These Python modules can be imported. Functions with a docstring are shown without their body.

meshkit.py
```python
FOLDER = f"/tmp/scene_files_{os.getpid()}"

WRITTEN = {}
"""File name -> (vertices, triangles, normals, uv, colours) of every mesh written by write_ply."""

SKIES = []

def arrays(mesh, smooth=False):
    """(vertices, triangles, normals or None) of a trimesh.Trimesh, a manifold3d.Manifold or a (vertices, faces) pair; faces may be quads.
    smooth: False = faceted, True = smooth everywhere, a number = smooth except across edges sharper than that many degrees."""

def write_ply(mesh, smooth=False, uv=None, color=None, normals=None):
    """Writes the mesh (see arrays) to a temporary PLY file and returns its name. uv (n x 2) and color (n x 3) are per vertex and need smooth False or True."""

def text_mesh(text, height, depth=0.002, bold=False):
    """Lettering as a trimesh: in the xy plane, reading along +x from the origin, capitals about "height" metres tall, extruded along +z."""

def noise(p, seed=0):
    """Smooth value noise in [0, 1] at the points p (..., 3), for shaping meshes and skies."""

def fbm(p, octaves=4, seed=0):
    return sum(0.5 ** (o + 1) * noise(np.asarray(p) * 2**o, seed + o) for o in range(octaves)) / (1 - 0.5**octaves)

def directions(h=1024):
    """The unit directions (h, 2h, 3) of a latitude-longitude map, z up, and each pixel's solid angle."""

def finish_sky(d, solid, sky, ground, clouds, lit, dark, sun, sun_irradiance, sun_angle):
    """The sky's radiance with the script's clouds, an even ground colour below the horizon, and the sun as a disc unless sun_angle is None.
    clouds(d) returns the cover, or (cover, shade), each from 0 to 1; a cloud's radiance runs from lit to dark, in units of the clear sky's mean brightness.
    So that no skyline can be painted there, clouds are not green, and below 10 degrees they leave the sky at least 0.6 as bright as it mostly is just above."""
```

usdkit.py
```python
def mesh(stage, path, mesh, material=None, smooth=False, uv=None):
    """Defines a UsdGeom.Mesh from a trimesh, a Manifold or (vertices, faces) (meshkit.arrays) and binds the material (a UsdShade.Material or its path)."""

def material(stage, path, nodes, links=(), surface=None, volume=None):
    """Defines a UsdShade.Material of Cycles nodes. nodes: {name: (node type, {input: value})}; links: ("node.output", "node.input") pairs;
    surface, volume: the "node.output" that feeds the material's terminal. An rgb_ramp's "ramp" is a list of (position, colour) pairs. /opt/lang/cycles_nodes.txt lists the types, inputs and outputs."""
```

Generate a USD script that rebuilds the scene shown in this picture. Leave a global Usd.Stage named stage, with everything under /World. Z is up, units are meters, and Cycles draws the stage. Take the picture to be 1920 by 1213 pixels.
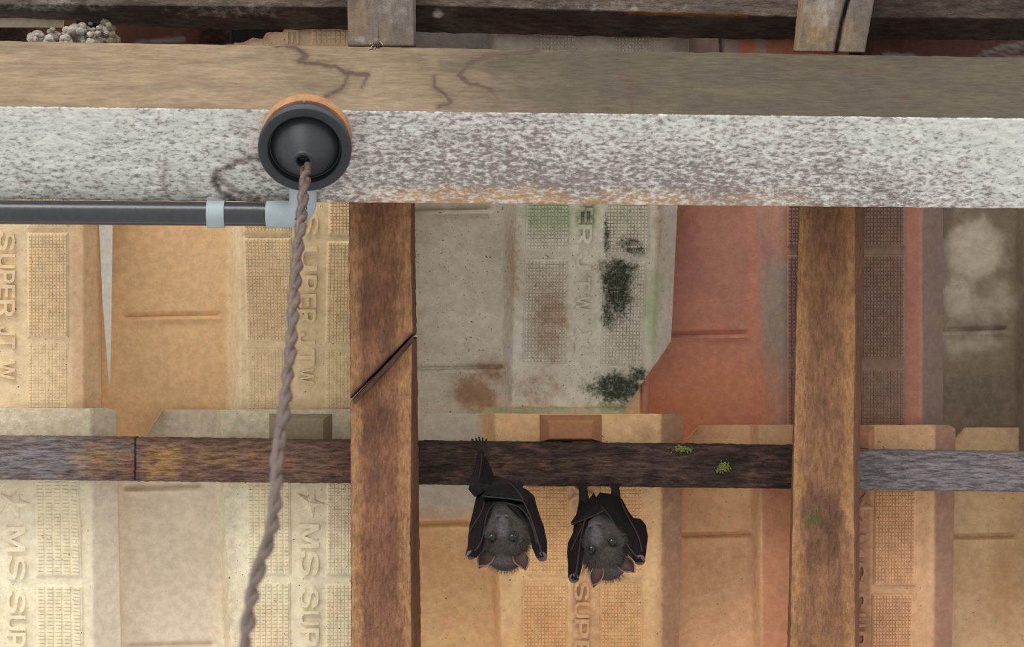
import math, random
import numpy as np, trimesh, manifold3d as m3, usdkit, meshkit
from pxr import Usd, UsdGeom, UsdLux, UsdShade, Gf, Sdf, Vt

random.seed(7)
stage = Usd.Stage.CreateInMemory()
UsdGeom.SetStageUpAxis(stage, "Z")
UsdGeom.SetStageMetersPerUnit(stage, 1.0)
UsdGeom.Xform.Define(stage, "/World")
UsdGeom.Scope.Define(stage, "/World/Looks")

# ------------------------------------------------------------------ camera, sky, sun, exposure
W, H, F, D = 1920.0, 1213.0, 5700.0, 2.28          # picture size, focal length in pixels, distance to the roof frame
TILT = math.radians(30)                            # roof pitch = angle between the view and the zenith
SN, CS = math.sin(TILT), math.cos(TILT)
EX, EY, EZ = np.array([1, 0, 0.]), np.array([0, -CS, SN]), np.array([0, -SN, -CS])   # roof frame: across, up the slope, down into the room
CAM = np.array([0, 0, 1.5])
ORG = CAM - D * EZ                                 # roof frame origin: on the rafters' upper face


def frame(origin):
    return Gf.Matrix4d(*EX, 0, *EY, 0, *EZ, 0, *origin, 1)


cam = UsdGeom.Camera.Define(stage, "/World/Camera")
cam.AddTransformOp().Set(frame(CAM))
cam.CreateHorizontalApertureAttr(36.0)
cam.CreateVerticalApertureAttr(36.0 * H / W)
cam.CreateFocalLengthAttr(36.0 * F / W)
cam.CreateFStopAttr(11.0)
cam.CreateFocusDistanceAttr(2.24)
cam.CreateExposureAttr(0.22)

dome = UsdLux.DomeLight.Define(stage, "/World/sky")
dome.CreateIntensityAttr(0.42)
dome.CreateColorAttr(Gf.Vec3f(0.96, 0.985, 1.02))
sun = UsdLux.DistantLight.Define(stage, "/World/sun")          # low hazy sun from behind the camera's left shoulder
sun.CreateIntensityAttr(1.75)
sun.CreateAngleAttr(36.0)
sun.CreateColorAttr(Gf.Vec3f(1.0, 0.95, 0.87))
_d = np.array([0.30, 0.94, -0.05]); _d /= np.linalg.norm(_d)   # direction the light travels
_z = -_d; _x = np.cross([0, 0, 1], _z); _x /= np.linalg.norm(_x); _y = np.cross(_z, _x)
sun.AddTransformOp().Set(Gf.Matrix4d(*_x, 0, *_y, 0, *_z, 0, 0, 0, 0, 1))


# ------------------------------------------------------------------ helpers
def P(px, py, w):
    """The point of the roof frame at depth w that the pixel looks at."""
    px, py, w = np.broadcast_arrays(np.asarray(px, float), np.asarray(py, float), np.asarray(w, float))
    s = (D - w) / F
    return np.stack([(px - W / 2) * s, (H / 2 - py) * s, w], -1)


def pix(v):
    s = F / (D - v[..., 2])
    return W / 2 + v[..., 0] * s, H / 2 - v[..., 1] * s


def plane_hit(px, py, p0, n):
    d = np.array([(px - W / 2) / F, (H / 2 - py) / F, -1.0])
    c = np.array([0, 0, D])
    return c + d * (np.dot(p0 - c, n) / np.dot(d, n))


DOWN, EAVE = np.array([0, -SN, CS]), np.array([0, -CS, -SN])    # gravity, and level towards the eave, in the roof frame


def numbered(parent, name):
    path, k = f"{parent}/{name}", 0
    while stage.GetPrimAtPath(path):
        k += 1
        path = f"{parent}/{name}_{k:03d}"
    return path


def tag(prim, label=None, category=None, group=None, kind=None):
    for k, x in (("label", label), ("category", category), ("group", group), ("kind", kind)):
        if x:
            prim.SetCustomDataByKey(k, x)


GROUPS = {"roof_tile": "clay roof tiles", "rafter": "rafters", "batten": "roof battens", "bat": "hanging bats", "ridge_tile": "ridge tiles", "moss": "moss on the dark batten"}


class Thing:
    def __init__(self, name, label, category, base, group=None, kind=None, solo=False):
        self.path = numbered("/World", name)
        self.base = np.asarray(base, float)
        self.solo = solo                                           # a thing of one mesh: that mesh is the top-level prim
        x = (UsdGeom.Mesh if solo else UsdGeom.Xform).Define(stage, self.path)
        x.AddTransformOp().Set(frame(ORG + self.base[0] * EX + self.base[1] * EY + self.base[2] * EZ))
        tag(x.GetPrim(), label, category, group or GROUPS.get(name), kind)

    def part(self, name, mesh, mat, smooth=30, masks=None, label=None, parent=None, kind=None):
        v, f, n = meshkit.arrays(mesh, smooth)
        path = self.path if self.solo else numbered(parent or self.path, name)
        m = UsdGeom.Mesh.Define(stage, path)
        m.CreatePointsAttr(Vt.Vec3fArray.FromNumpy((v - self.base).astype(np.float32)))
        m.CreateFaceVertexCountsAttr(Vt.IntArray.FromNumpy(np.full(len(f), 3, np.int32)))
        m.CreateFaceVertexIndicesAttr(Vt.IntArray.FromNumpy(f.astype(np.int32).ravel()))
        m.CreateSubdivisionSchemeAttr("none")
        if n is not None:
            m.CreateNormalsAttr(Vt.Vec3fArray.FromNumpy(n.astype(np.float32)))
            m.SetNormalsInterpolation("vertex")
        if masks:
            x, y = pix(v)
            for key, fn in masks.items():
                val = np.clip(fn(x, y) if callable(fn) else fn, 0, 1).astype(np.float32)
                UsdGeom.PrimvarsAPI(m).CreatePrimvar(key, Sdf.ValueTypeNames.FloatArray, "vertex").Set(Vt.FloatArray.FromNumpy(np.ascontiguousarray(val)))
        UsdShade.MaterialBindingAPI.Apply(m.GetPrim()).Bind(UsdShade.Material.Get(stage, mat))
        tag(m.GetPrim(), label, kind=kind)
        return path


def S(r, g, b, k=1.0):
    c = np.array([r, g, b]) / 255.0
    c = np.where(c <= 0.04045, c / 12.92, ((c + 0.055) / 1.055) ** 2.4)
    return tuple(np.clip(c * k, 0, 0.95))


def ss(x, a, b):
    t = np.clip((x - a) / (b - a), 0, 1)
    return t * t * (3 - 2 * t)


def fb(x, y, s, seed=0, oct=4):
    return meshkit.fbm(np.stack([np.asarray(x) / s, np.asarray(y) / s, np.full(np.shape(x), 0.37 + seed)], -1), oct, seed)


def blobs(items, rag=0.5, s=22, seed=3):
    """A mask of ragged elliptical stains (centre x, y, radius x, y, strength)."""
    def fn(x, y):
        out = np.zeros(np.shape(x))
        n = fb(x, y, s, seed) - 0.5
        for cx, cy, rx, ry, k in items:
            d = np.sqrt(((x - cx) / rx) ** 2 + ((y - cy) / ry) ** 2) + n * rag * 2
            out = np.maximum(out, k * (1 - ss(d, 0.3, 1.35)))
        return out
    return fn


def lines(polys, width=4, rag=6):
    def fn(x, y):
        xx = x + (fb(x, y, 14, 5) - 0.5) * rag * 2
        yy = y + (fb(x, y, 14, 9) - 0.5) * rag * 2
        out = np.zeros(np.shape(x))
        for p in polys:
            k, pts = p
            for (ax, ay), (bx, by) in zip(pts[:-1], pts[1:]):
                L = (bx - ax) ** 2 + (by - ay) ** 2
                t = np.clip(((xx - ax) * (bx - ax) + (yy - ay) * (by - ay)) / L, 0, 1)
                d2 = (xx - ax - t * (bx - ax)) ** 2 + (yy - ay - t * (by - ay)) ** 2
                out = np.maximum(out, k * np.exp(-d2 / (2 * width ** 2)))
        return out
    return fn


# ------------------------------------------------------------------ materials
def looks(name, base, alt, fine=(0.82, 1.1), scale=(1, 1, 1), n1=16, n2=130, n3=800, specks=None, speck_at=0.68, rough=0.85,
          bump=0.0006, masks=(), spec=0.25, streak=0.0, fine2=None, coat=0.0):
    """A weathered surface: two tones in large patches, fine mottling, specks, and stains that follow the mesh's masks."""
    nodes = {
        "tc": ("texture_coordinate", {}),
        "mp": ("mapping", {"scale": scale}),
        "n1": ("noise_texture", {"scale": float(n1), "detail": 4.0, "roughness": 0.6}),
        "r1": ("rgb_ramp", {"ramp": [(0.0, base), (0.36, base), (0.64, alt), (1.0, alt)]}),
        "n2": ("noise_texture", {"scale": float(n2), "detail": 5.0, "roughness": 0.65, "distortion": float(streak)}),
        "r2": ("rgb_ramp", {"ramp": [(0.0, (fine[0],) * 3), (0.37, (fine[0],) * 3), (0.63, (fine[1],) * 3), (1.0, (fine[1],) * 3)]}),
        "m2": ("mix_color", {"blend_type": "multiply", "fac": 1.0, "use_clamp": False, "use_clamp_result": False}),
        "m0": ("mix_color", {"blend_type": "mix", "fac": 0.0}),
        "n3": ("noise_texture", {"scale": float(n3), "detail": 2.0}),
        "hs": ("math", {"math_type": "multiply_add", "value2": 0.45}),
        "bp": ("bump", {"strength": 1.0, "distance": float(bump)}),
        "p": ("principled_bsdf", {"roughness": float(rough), "specular_ior_level": float(spec), "coat_weight": float(coat)}),
    }
    links = [("tc.object", "mp.vector"), ("mp.vector", "n1.vector"), ("mp.vector", "n2.vector"), ("tc.object", "n3.vector"),
             ("n1.fac", "r1.fac"), ("n2.fac", "r2.fac"), ("r1.color", "m0.a"), ("r2.color", "m2.b"),
             ("n3.fac", "hs.value1"), ("n2.fac", "hs.value3"), ("hs.value", "bp.height"), ("bp.normal", "p.normal")]
    last = "m0.result"
    if specks:
        nodes["sp"] = ("rgb_ramp", {"ramp": [(0.0, (0, 0, 0)), (speck_at, (0, 0, 0)), (min(speck_at + 0.05, 1), (1, 1, 1)), (1.0, (1, 1, 1))]})
        nodes["sm"] = ("mix_color", {"b": specks})
        links += [("n3.fac", "sp.fac"), ("sp.color", "sm.fac"), (last, "sm.a")]
        last = "sm.result"
    for i, (key, col, amount, mscale, mstretch, *soft) in enumerate(masks):
        soft = soft[0] if soft else 0.42
        a, n, q, s, x, mm = (f"{t}{i}" for t in ("at", "nn", "qq", "st", "mx", "mm"))
        nodes[a] = ("attribute", {"attribute": key})
        nodes[mm] = ("mapping", {"scale": mstretch})
        nodes[n] = ("noise_texture", {"scale": float(mscale), "detail": 5.0, "roughness": 0.65})
        nodes[q] = ("math", {"math_type": "multiply_add", "value2": float(amount)})      # (noise) * amount + mask
        nodes[s] = ("map_range", {"range_type": "smoothstep", "from_min": 0.5 * amount + 0.5 - soft, "from_max": 0.5 * amount + 0.5 + soft, "to_min": 0.0, "to_max": 1.0, "clamp": True})
        nodes[x] = ("mix_color", {"b": col})
        nodes[f"ga{i}"] = ("math", {"math_type": "multiply", "value2": 7.0, "use_clamp": True})
        nodes[f"gb{i}"] = ("math", {"math_type": "multiply"})
        links += [(f"{a}.fac", f"ga{i}.value1"), (f"{s}.result", f"gb{i}.value1"), (f"ga{i}.value", f"gb{i}.value2")]
        links += [("tc.object", f"{mm}.vector"), (f"{mm}.vector", f"{n}.vector"), (f"{n}.fac", f"{q}.value1"), (f"{a}.fac", f"{q}.value3"), (f"{q}.value", f"{s}.value"),
                  (f"gb{i}.value", f"{x}.fac"), (last, f"{x}.a")]
        last = f"{x}.result"
    links += [(last, "m2.a"), ("m2.result", "p.base_color")]
    usdkit.material(stage, f"/World/Looks/{name}", nodes, links, surface="p.BSDF")
    return f"/World/Looks/{name}"


def plain(name, col, rough=0.5, spec=0.5, sheen=0.0, noise=0.12, bump=0.0002, scale=300.0):
    nodes = {"tc": ("texture_coordinate", {}), "n": ("noise_texture", {"scale": scale, "detail": 4.0}),
             "r": ("rgb_ramp", {"ramp": [(0.25, tuple(c * (1 - noise) for c in col)), (0.75, tuple(c * (1 + noise) for c in col))]}),
             "b": ("bump", {"distance": bump, "strength": 1.0}),
             "p": ("principled_bsdf", {"roughness": rough, "specular_ior_level": spec, "sheen_weight": sheen})}
    usdkit.material(stage, f"/World/Looks/{name}", nodes, [("tc.object", "n.vector"), ("n.fac", "r.fac"), ("r.color", "p.base_color"), ("n.fac", "b.height"), ("b.normal", "p.normal")], surface="p.BSDF")
    return f"/World/Looks/{name}"


ONE = (1, 1, 1)


def tile_look(name, base, alt, m1=None, m2=None, m3_=None, specks=(0.16, 0.11, 0.07), speck_at=0.7, fine=(0.87, 1.07), m3n=0.7, m1n=0.6):
    base, alt, m1, m2, m3_ = (c and tuple(np.clip(1.3 * (0.8 * np.array(c) + 0.2 * np.dot(c, [0.25, 0.6, 0.15])), 0, 0.86)) for c in (base, alt, m1, m2, m3_))
    masks = [(k, c, a, s, ONE, q) for k, c, a, s, q in (("m1", m1, m1n, 60 if m1n < 1 else 170, 0.5), ("m2", m2, 1.3, 200, 0.6), ("m3", m3_, m3n, 420 if m3n > 1 else 120, 0.55)) if c]
    return looks(name, base, alt, fine=fine, n1=14, n2=150, n3=520, specks=specks, speck_at=speck_at, rough=0.9, bump=0.0005, masks=masks, spec=0.2)


ALONG_X, ALONG_Y = (14, 260, 260), (260, 14, 260)

# ------------------------------------------------------------------ large structure: floor
floor_look = looks("floor_concrete", (0.60, 0.575, 0.53), (0.55, 0.53, 0.49), n1=1.5, n2=20, n3=120, bump=0.001)
fl = usdkit.mesh(stage, "/World/floor", trimesh.creation.box([30, 30, 0.1], trimesh.transformations.translation_matrix([0, 0, -0.05])), floor_look)
tag(fl.GetPrim(), "pale concrete floor below the roof", "floor", kind="structure")


# ------------------------------------------------------------------ swept timbers
def sweep(stations, r=0.0015, step=0.0016, seg=None, rough=0.0004, rs=0.006, seed=0, dent=None, edge_rough=0.0):
    """Timber through stations, each a list of corner points; corners rounded. Returns (vertices, faces, edge index, along)."""
    st = np.asarray(stations, float)
    k = st.shape[1]
    counts = [max(3, int(np.linalg.norm(st[0, (i + 1) % k] - st[0, i]) / step)) for i in range(k)]

    def ring(c):
        pts, ids = [], []
        for i in range(k):
            a, b, p, q = c[i], c[(i + 1) % k], c[i - 1], c[(i + 2) % k]
            L = np.linalg.norm(b - a)
            e = min(r / L, 0.3)
            lo = a + (b - a) * e
            pv = a + (p - a) * min(r / np.linalg.norm(p - a), 0.3)
            for t in (0.33, 0.67):
                pts.append((1 - t) ** 2 * pv + 2 * t * (1 - t) * a + t * t * lo)
                ids.append(i if t > 0.5 else (i - 1) % k)
            for t in np.linspace(e, 1 - e, counts[i]):
                pts.append(a + (b - a) * t)
                ids.append(i)
        return np.array(pts), np.array(ids)
    rings = [ring(c) for c in st]
    ids = rings[0][1]
    rings = [x[0] for x in rings]
    rows, al = [], []
    for i in range(len(rings) - 1):
        L = np.linalg.norm(rings[i + 1].mean(0) - rings[i].mean(0))
        n = seg or max(2, int(L / step))
        for j in range(n + (i == len(rings) - 2)):
            t = j / n
            rows.append(rings[i] * (1 - t) + rings[i + 1] * t)
            al.append(i + t)
    g = np.array(rows)
    R, K = g.shape[:2]
    v = g.reshape(-1, 3)
    if rough:
        t1 = np.gradient(g, axis=0)
        t2 = np.roll(g, -1, 1) - np.roll(g, 1, 1)
        nn = np.cross(t1, t2)
        nn /= np.linalg.norm(nn, axis=-1, keepdims=True) + 1e-12
        cen = g.mean(1, keepdims=True)
        nn *= np.sign(((g - cen) * nn).sum(-1, keepdims=True))
        amp = (meshkit.fbm(v / rs + seed * 7.3, 4, seed) - 0.5) * 2 * rough
        if dent is not None:
            x, y = pix(v)
            amp = amp - dent(x, y)
        v = v + nn.reshape(-1, 3) * amp[:, None]
    i, j = np.meshgrid(np.arange(R - 1), np.arange(K), indexing="ij")
    a, b = i * K + j, i * K + (j + 1) % K
    f = np.concatenate([np.stack([a, b, b + K], -1).reshape(-1, 3), np.stack([a, b + K, a + K], -1).reshape(-1, 3)])
    c0, c1 = len(v), len(v) + 1
    v = np.vstack([v, v[:K].mean(0), v[(R - 1) * K:R * K].mean(0)])
    jj = np.arange(K)
    f = np.vstack([f, np.stack([np.full(K, c0), (jj + 1) % K, jj], -1), np.stack([np.full(K, c1), (R - 1) * K + jj, (R - 1) * K + (jj + 1) % K], -1)])
    m = trimesh.Trimesh(v, f, process=False)
    if m.volume < 0:
        f = f[:, ::-1]
    ids = np.concatenate([np.tile(ids, R), [0, 0]])
    al = np.concatenate([np.repeat(al, K), [0, al[-1]]])
    return v, f, ids, al


def tube(pts, rad, sides=16, cap=True):
    p = np.asarray(pts, float)
    rad = np.broadcast_to(rad, (len(p),)).astype(float)
    t = np.gradient(p, axis=0)
    t /= np.linalg.norm(t, axis=1, keepdims=True)
    a = np.cross(t[0], [0.3, 0.2, 0.93]); a /= np.linalg.norm(a)
    A = []
    for k in range(len(p)):
        a = a - t[k] * np.dot(a, t[k]); a /= np.linalg.norm(a)
        A.append(a)
    A = np.array(A); B = np.cross(t, A)
    ang = np.arange(sides) * 2 * np.pi / sides
    v = (p[:, None] + rad[:, None, None] * (np.cos(ang)[None, :, None] * A[:, None] + np.sin(ang)[None, :, None] * B[:, None])).reshape(-1, 3)
    n = len(p)
    i, j = np.meshgrid(np.arange(n - 1), np.arange(sides), indexing="ij")
    q, w_ = i * sides + j, i * sides + (j + 1) % sides
    f = np.concatenate([np.stack([q, w_, w_ + sides], -1).reshape(-1, 3), np.stack([q, w_ + sides, q + sides], -1).reshape(-1, 3)])
    v = np.vstack([v, p[0], p[-1]])
    jj = np.arange(sides)
    f = np.vstack([f, np.stack([np.full(sides, len(v) - 2), (jj + 1) % sides, jj], -1), np.stack([np.full(sides, len(v) - 1), (n - 1) * sides + jj, (n - 1) * sides + (jj + 1) % sides], -1)])
    m = trimesh.Trimesh(v, f, process=False)
    return trimesh.Trimesh(v, f[:, ::-1], process=False) if m.volume < 0 else m


def smooth_path(pts, n=40):
    from scipy.interpolate import CubicSpline
    p = np.asarray(pts, float)
    d = np.concatenate([[0], np.cumsum(np.linalg.norm(np.diff(p, axis=0), axis=1))])
    return CubicSpline(d, p)(np.linspace(0, d[-1], n))


# the purlin: its near upright face (bare wood) shows above, its underside (whitewashed) below
def beam_section(px, yt, yn, yf):
    p1 = P(px, yt, 0.05)
    k = (H / 2 - yn) / F
    h = (p1[1] - k * (D - p1[2])) / (SN - k * CS)
    p2 = p1 + h * DOWN
    k = (H / 2 - yf) / F
    b = (p2[1] - k * (D - p2[2])) / (CS + k * SN)
    p3 = p2 + b * EAVE
    return [p1, p2, p3, p3 - h * DOWN]


def edge_y(y0, y1):
    return lambda x: y0 + (y1 - y0) * x / W


b_top, b_near, b_far = edge_y(76, 107), edge_y(199, 222), edge_y(375, 392)
sec = [[np.array([(x - W / 2) * (D - q[2]) / F, q[1], q[2]]) for q in beam_section(x, b_top(x), b_near(x), b_far(x))] for x in (-90, 480, 960, 1440, 2010)]
crack_px = [(1.0, [(520, 84), (555, 88), (575, 105), (560, 116), (595, 120), (631, 125), (653, 138), (690, 141)]), (0.7, [(653, 138), (640, 165), (610, 182)]), (0.6, [(690, 141), (676, 165)]),
                (0.9, [(1010, 97), (977, 100), (908, 105), (876, 123), (858, 141), (872, 152), (916, 165)]), (0.5, [(916, 165), (937, 189)]), (0.7, [(812, 143), (814, 163), (836, 178), (847, 191), (822, 200)]),
                (0.8, [(1160, 146), (1186, 150), (1180, 174), (1184, 202)]), (0.45, [(1380, 102), (1423, 105), (1492, 116), (1536, 125), (1586, 136), (1641, 131), (1688, 114)]),
                (0.9, [(1690, 186), (1702, 183)]), (0.5, [(1662, 195), (1680, 212)])]
cracks, halo = lines(crack_px, 2.0, 5), lines(crack_px, 9.0, 12)
wrinkles = lines([(1.0, [(495, 294), (455, 298), (430, 310), (405, 325), (402, 345), (414, 362), (440, 374)]), (0.7, [(412, 328), (420, 345), (445, 360), (485, 372)]), (0.6, [(312, 300), (304, 338), (316, 372)]),
                  (0.55, [(345, 330), (352, 350), (368, 370)]), (0.5, [(829, 236), (795, 258), (755, 275)]), (0.5, [(830, 252), (894, 268), (952, 287), (1003, 305), (1008, 340)]), (0.45, [(1150, 285), (1165, 310), (1150, 335)]),
                  (0.5, [(1640, 350), (1668, 362), (1660, 378)])], 5, 8)
v, f, ids, al = sweep(sec, r=0.0016, step=0.0017, rough=0.0007, rs=0.012, seed=2)
x_, y_ = pix(v)
tt = np.clip((y_ - b_near(x_)) / (b_far(x_) - b_near(x_)), 0, 1)
under = (ids == 1) & True
dens = np.interp(x_, [0, 250, 480, 640, 820, 1000, 1300, 1500, 1680, 1800, 1920], [0.74, 0.72, 0.66, 0.52, 0.46, 0.45, 0.48, 0.52, 0.6, 0.74, 0.78])
dens = dens + np.interp(tt, [0, 0.25, 0.6, 1], [0.14, 0.06, -0.04, -0.10]) + (fb(x_, y_, 120, 4) - 0.5) * 0.5
white = np.where(under, np.clip(dens, 0.02, 1), 0.0)
gray = np.where(under, 1.0, 0.0)
tan = np.where(under, np.interp(x_, [600, 760, 1000, 1250, 1480, 1650], [0.1, 0.75, 0.8, 0.62, 0.4, 0.0], left=0, right=0) * ss(tt + (fb(x_, y_, 60, 8) - 0.5) * 0.3, 0.68, 0.95), 0.0)
dark = np.where(ids == 0, np.clip(ss(x_, 560, 1200) * 0.95 + blobs([(960, 120, 190, 26, 0.35), (520, 100, 90, 30, 0.25), (600, 150, 90, 40, 0.3), (1180, 150, 60, 30, 0.3)])(x_, y_), 0, 1), 0.0)
brn = np.where(ids == 0, np.clip(cracks(x_, y_) * 0.95 + halo(x_, y_) * 0.45, 0, 1), wrinkles(x_, y_) * 0.75)
beam_look = looks("purlin_wood", S(136, 117, 93), S(118, 101, 79), fine=(0.8, 1.12), scale=(45, 150, 150), n1=0.4, n2=1.8, n3=500, specks=None, rough=0.9, bump=0.0006,
                  masks=[("dark", S(74, 67, 56), 1.0, 26, (0.5, 1, 1), 0.6), ("gray", S(138, 127, 124), 0.1, 50, ONE, 0.2), ("tan", S(188, 150, 112), 0.9, 60, (0.5, 1, 1)),
                         ("white", S(218, 217, 212), 2.8, 430, (0.5, 1, 1), 0.35), ("brn", S(80, 64, 54), 1.0, 160, (0.6, 1, 1), 0.5)])
t = Thing("purlin", "thick horizontal timber purlin with bare brown upright face and flaking whitewashed underside", "beam", P(960, 240, 0.1), solo=True)
t.part("timber", (v, f), beam_look, smooth=True, masks={"white": white, "gray": gray, "tan": tan, "dark": dark, "brn": brn})


# ------------------------------------------------------------------ battens, rafters, dark plank
def timber(name, label, cat, stations, look, masks=None, r=0.0015, step=0.0018, rough=0.0006, rs=0.004, seed=0, dent=None, part="timber"):
    base = np.mean(np.asarray(stations).reshape(-1, 3), 0)
    th = Thing(name, label, cat, base, solo=True)
    v, f, ids, al = sweep(stations, r=r, step=step, rough=rough, rs=rs, seed=seed, dent=dent)
    mk = None
    if masks:
        x, y = pix(v)
        mk = {k: np.clip(fn(x, y, ids), 0, 1) for k, fn in masks.items()}
    th.part(part, (v, f), look, smooth=True, masks=mk)
    return th


def batten_st(x0, x1, yt, yb, w=0.0, th=0.025):
    out = []
    for x in np.linspace(x0, x1, 3):
        a, b = P(x, yt(x), w), P(x, yb(x), w)
        out.append([a, b, b + [0, -0.0008, -th], a + [0, 0.0008, -th]])
    return out


bat_mid = looks("batten_wood", S(122, 92, 78), S(100, 80, 74), fine=(0.45, 1.45), scale=(60, 420, 420), n1=0.35, n2=1.6, n3=900, specks=S(190, 160, 120), speck_at=0.72, rough=0.95, bump=0.0012,
                masks=[("grey", S(120, 115, 116), 1.6, 80, (0.4, 1, 1), 0.6), ("ochre", S(160, 124, 82), 1.8, 200, (0.5, 1, 1), 0.6), ("dark", S(46, 36, 35), 1.6, 120, (0.4, 1, 1), 0.6)])
def b0(x0, x1, yt, yb, label, masks, seed):
    timber("batten", label, "batten", batten_st(x0, x1, yt, yb), bat_mid, masks=masks, rough=0.0009, rs=0.003, seed=seed)
b0(-90, 253.0, edge_y(820, 838), edge_y(899, 916), "short batten left of the butt joint, weathered blue-grey and brown",
   {"grey": lambda x, y, e: blobs([(60, 855, 150, 60, 0.9), (200, 835, 60, 14, 0.6)])(x, y), "ochre": lambda x, y, e: blobs([(185, 860, 60, 30, 0.45)])(x, y), "dark": lambda x, y, e: 0 * x}, 11)
b0(254.3, 712, edge_y(820, 843), edge_y(899, 920), "reddish brown batten behind the hanging cord, right of the butt joint",
   {"grey": lambda x, y, e: blobs([(240, 850, 30, 40, 0.4)])(x, y), "ochre": lambda x, y, e: blobs([(305, 865, 40, 50, 0.8), (420, 860, 120, 30, 0.3)])(x, y), "dark": lambda x, y, e: ss(x, 560, 660) * 0.3}, 12)
b0(713.5, 1545, edge_y(820, 843), edge_y(899, 921), "dark mossy batten from which the two bats hang, between the rafters",
   {"grey": lambda x, y, e: 0 * x, "ochre": lambda x, y, e: blobs([(1000, 880, 220, 20, 0.3), (850, 860, 50, 30, 0.25)])(x, y), "dark": lambda x, y, e: np.full_like(x, 0.78)}, 13)
b0(1546.5, 2010, edge_y(822, 850), edge_y(901, 922), "silver-grey weathered batten right of the ochre rafter",
   {"grey": lambda x, y, e: np.full_like(x, 0.95), "ochre": lambda x, y, e: 0 * x, "dark": lambda x, y, e: blobs([(1650, 880, 40, 40, 0.3)])(x, y) * 0.6}, 14)

raf = lambda n, a, b, d, o: looks(n, a, b, fine=(0.7, 1.18), scale=(340, 95, 340), n1=0.30, n2=1.5, n3=900, specks=S(205, 165, 110), speck_at=0.74, rough=0.95, bump=0.0012,
                               masks=[("dark", d, 1.6, 60, (1, 0.6, 1), 0.6), ("ochre", o, 2.2, 170, (1, 0.4, 1), 0.6), ("moss", S(92, 96, 58), 1.0, 260, ONE)])
raf1 = raf("rafter_rust_wood", S(146, 104, 78), S(126, 88, 68), S(94, 66, 54), S(176, 134, 94))
raf2 = raf("rafter_ochre_wood", S(142, 104, 76), S(124, 88, 66), S(94, 66, 54), S(166, 124, 84))


def raf_masks(xl, xr, spots, moss=()):
    b, m = blobs(spots, 0.6, 40), blobs(moss, 0.8, 10)
    def edge(x, y, e):
        l, r_ = xl(y), xr(y)
        return np.where(e == 0, 0.75 * (1 - ss(x - l, 6, 30)) + 0.62 * ss(x - r_, -34, -8), 0.0)
    return {"dark": lambda x, y, e: np.where(e == 0, b(x, y), 0.55), "ochre": edge, "moss": lambda x, y, e: m(x, y)}


def raf_st(rows, wf, wb=0.001):
    """rows: (y, front left, front right, back right, back left)"""
    return [[P(fl_, y, wf), P(fr, y, wf), P(br, y, wb), P(bl, y, wb)] for y, fl_, fr, br, bl in rows]


L1 = lambda y: np.interp(y, [300, 1213], [655, 659])
R1 = lambda y: np.interp(y, [300, 700, 1213], [772, 767, 773])
S1 = lambda y: np.interp(y, [300, 700, 1213], [778, 784, 791])
up = raf_st([(318, 655, 772, 777, 658), (480, 655, 771, 779, 658)], 0.054)
up.append([P(657, 743, 0.054), P(775, 622, 0.054), P(781, 622.5, 0.001), P(660, 743.5, 0.001)])
up.append([P(657, 746, 0.050), P(775, 625, 0.050), P(781, 625.5, 0.001), P(660, 746.5, 0.001)])
scarf = lines([(1.0, [(650, 756), (716, 689), (784, 620)])], 6.5, 2)
def scarf_dark(mk):
    d = mk['dark']
    return {**mk, 'dark': lambda x, y, e: np.maximum(d(x, y, e), scarf(x, y) * 0.95), 'ochre': lambda x, y, e, o=mk['ochre']: o(x, y, e) * (1 - scarf(x, y))}
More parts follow.
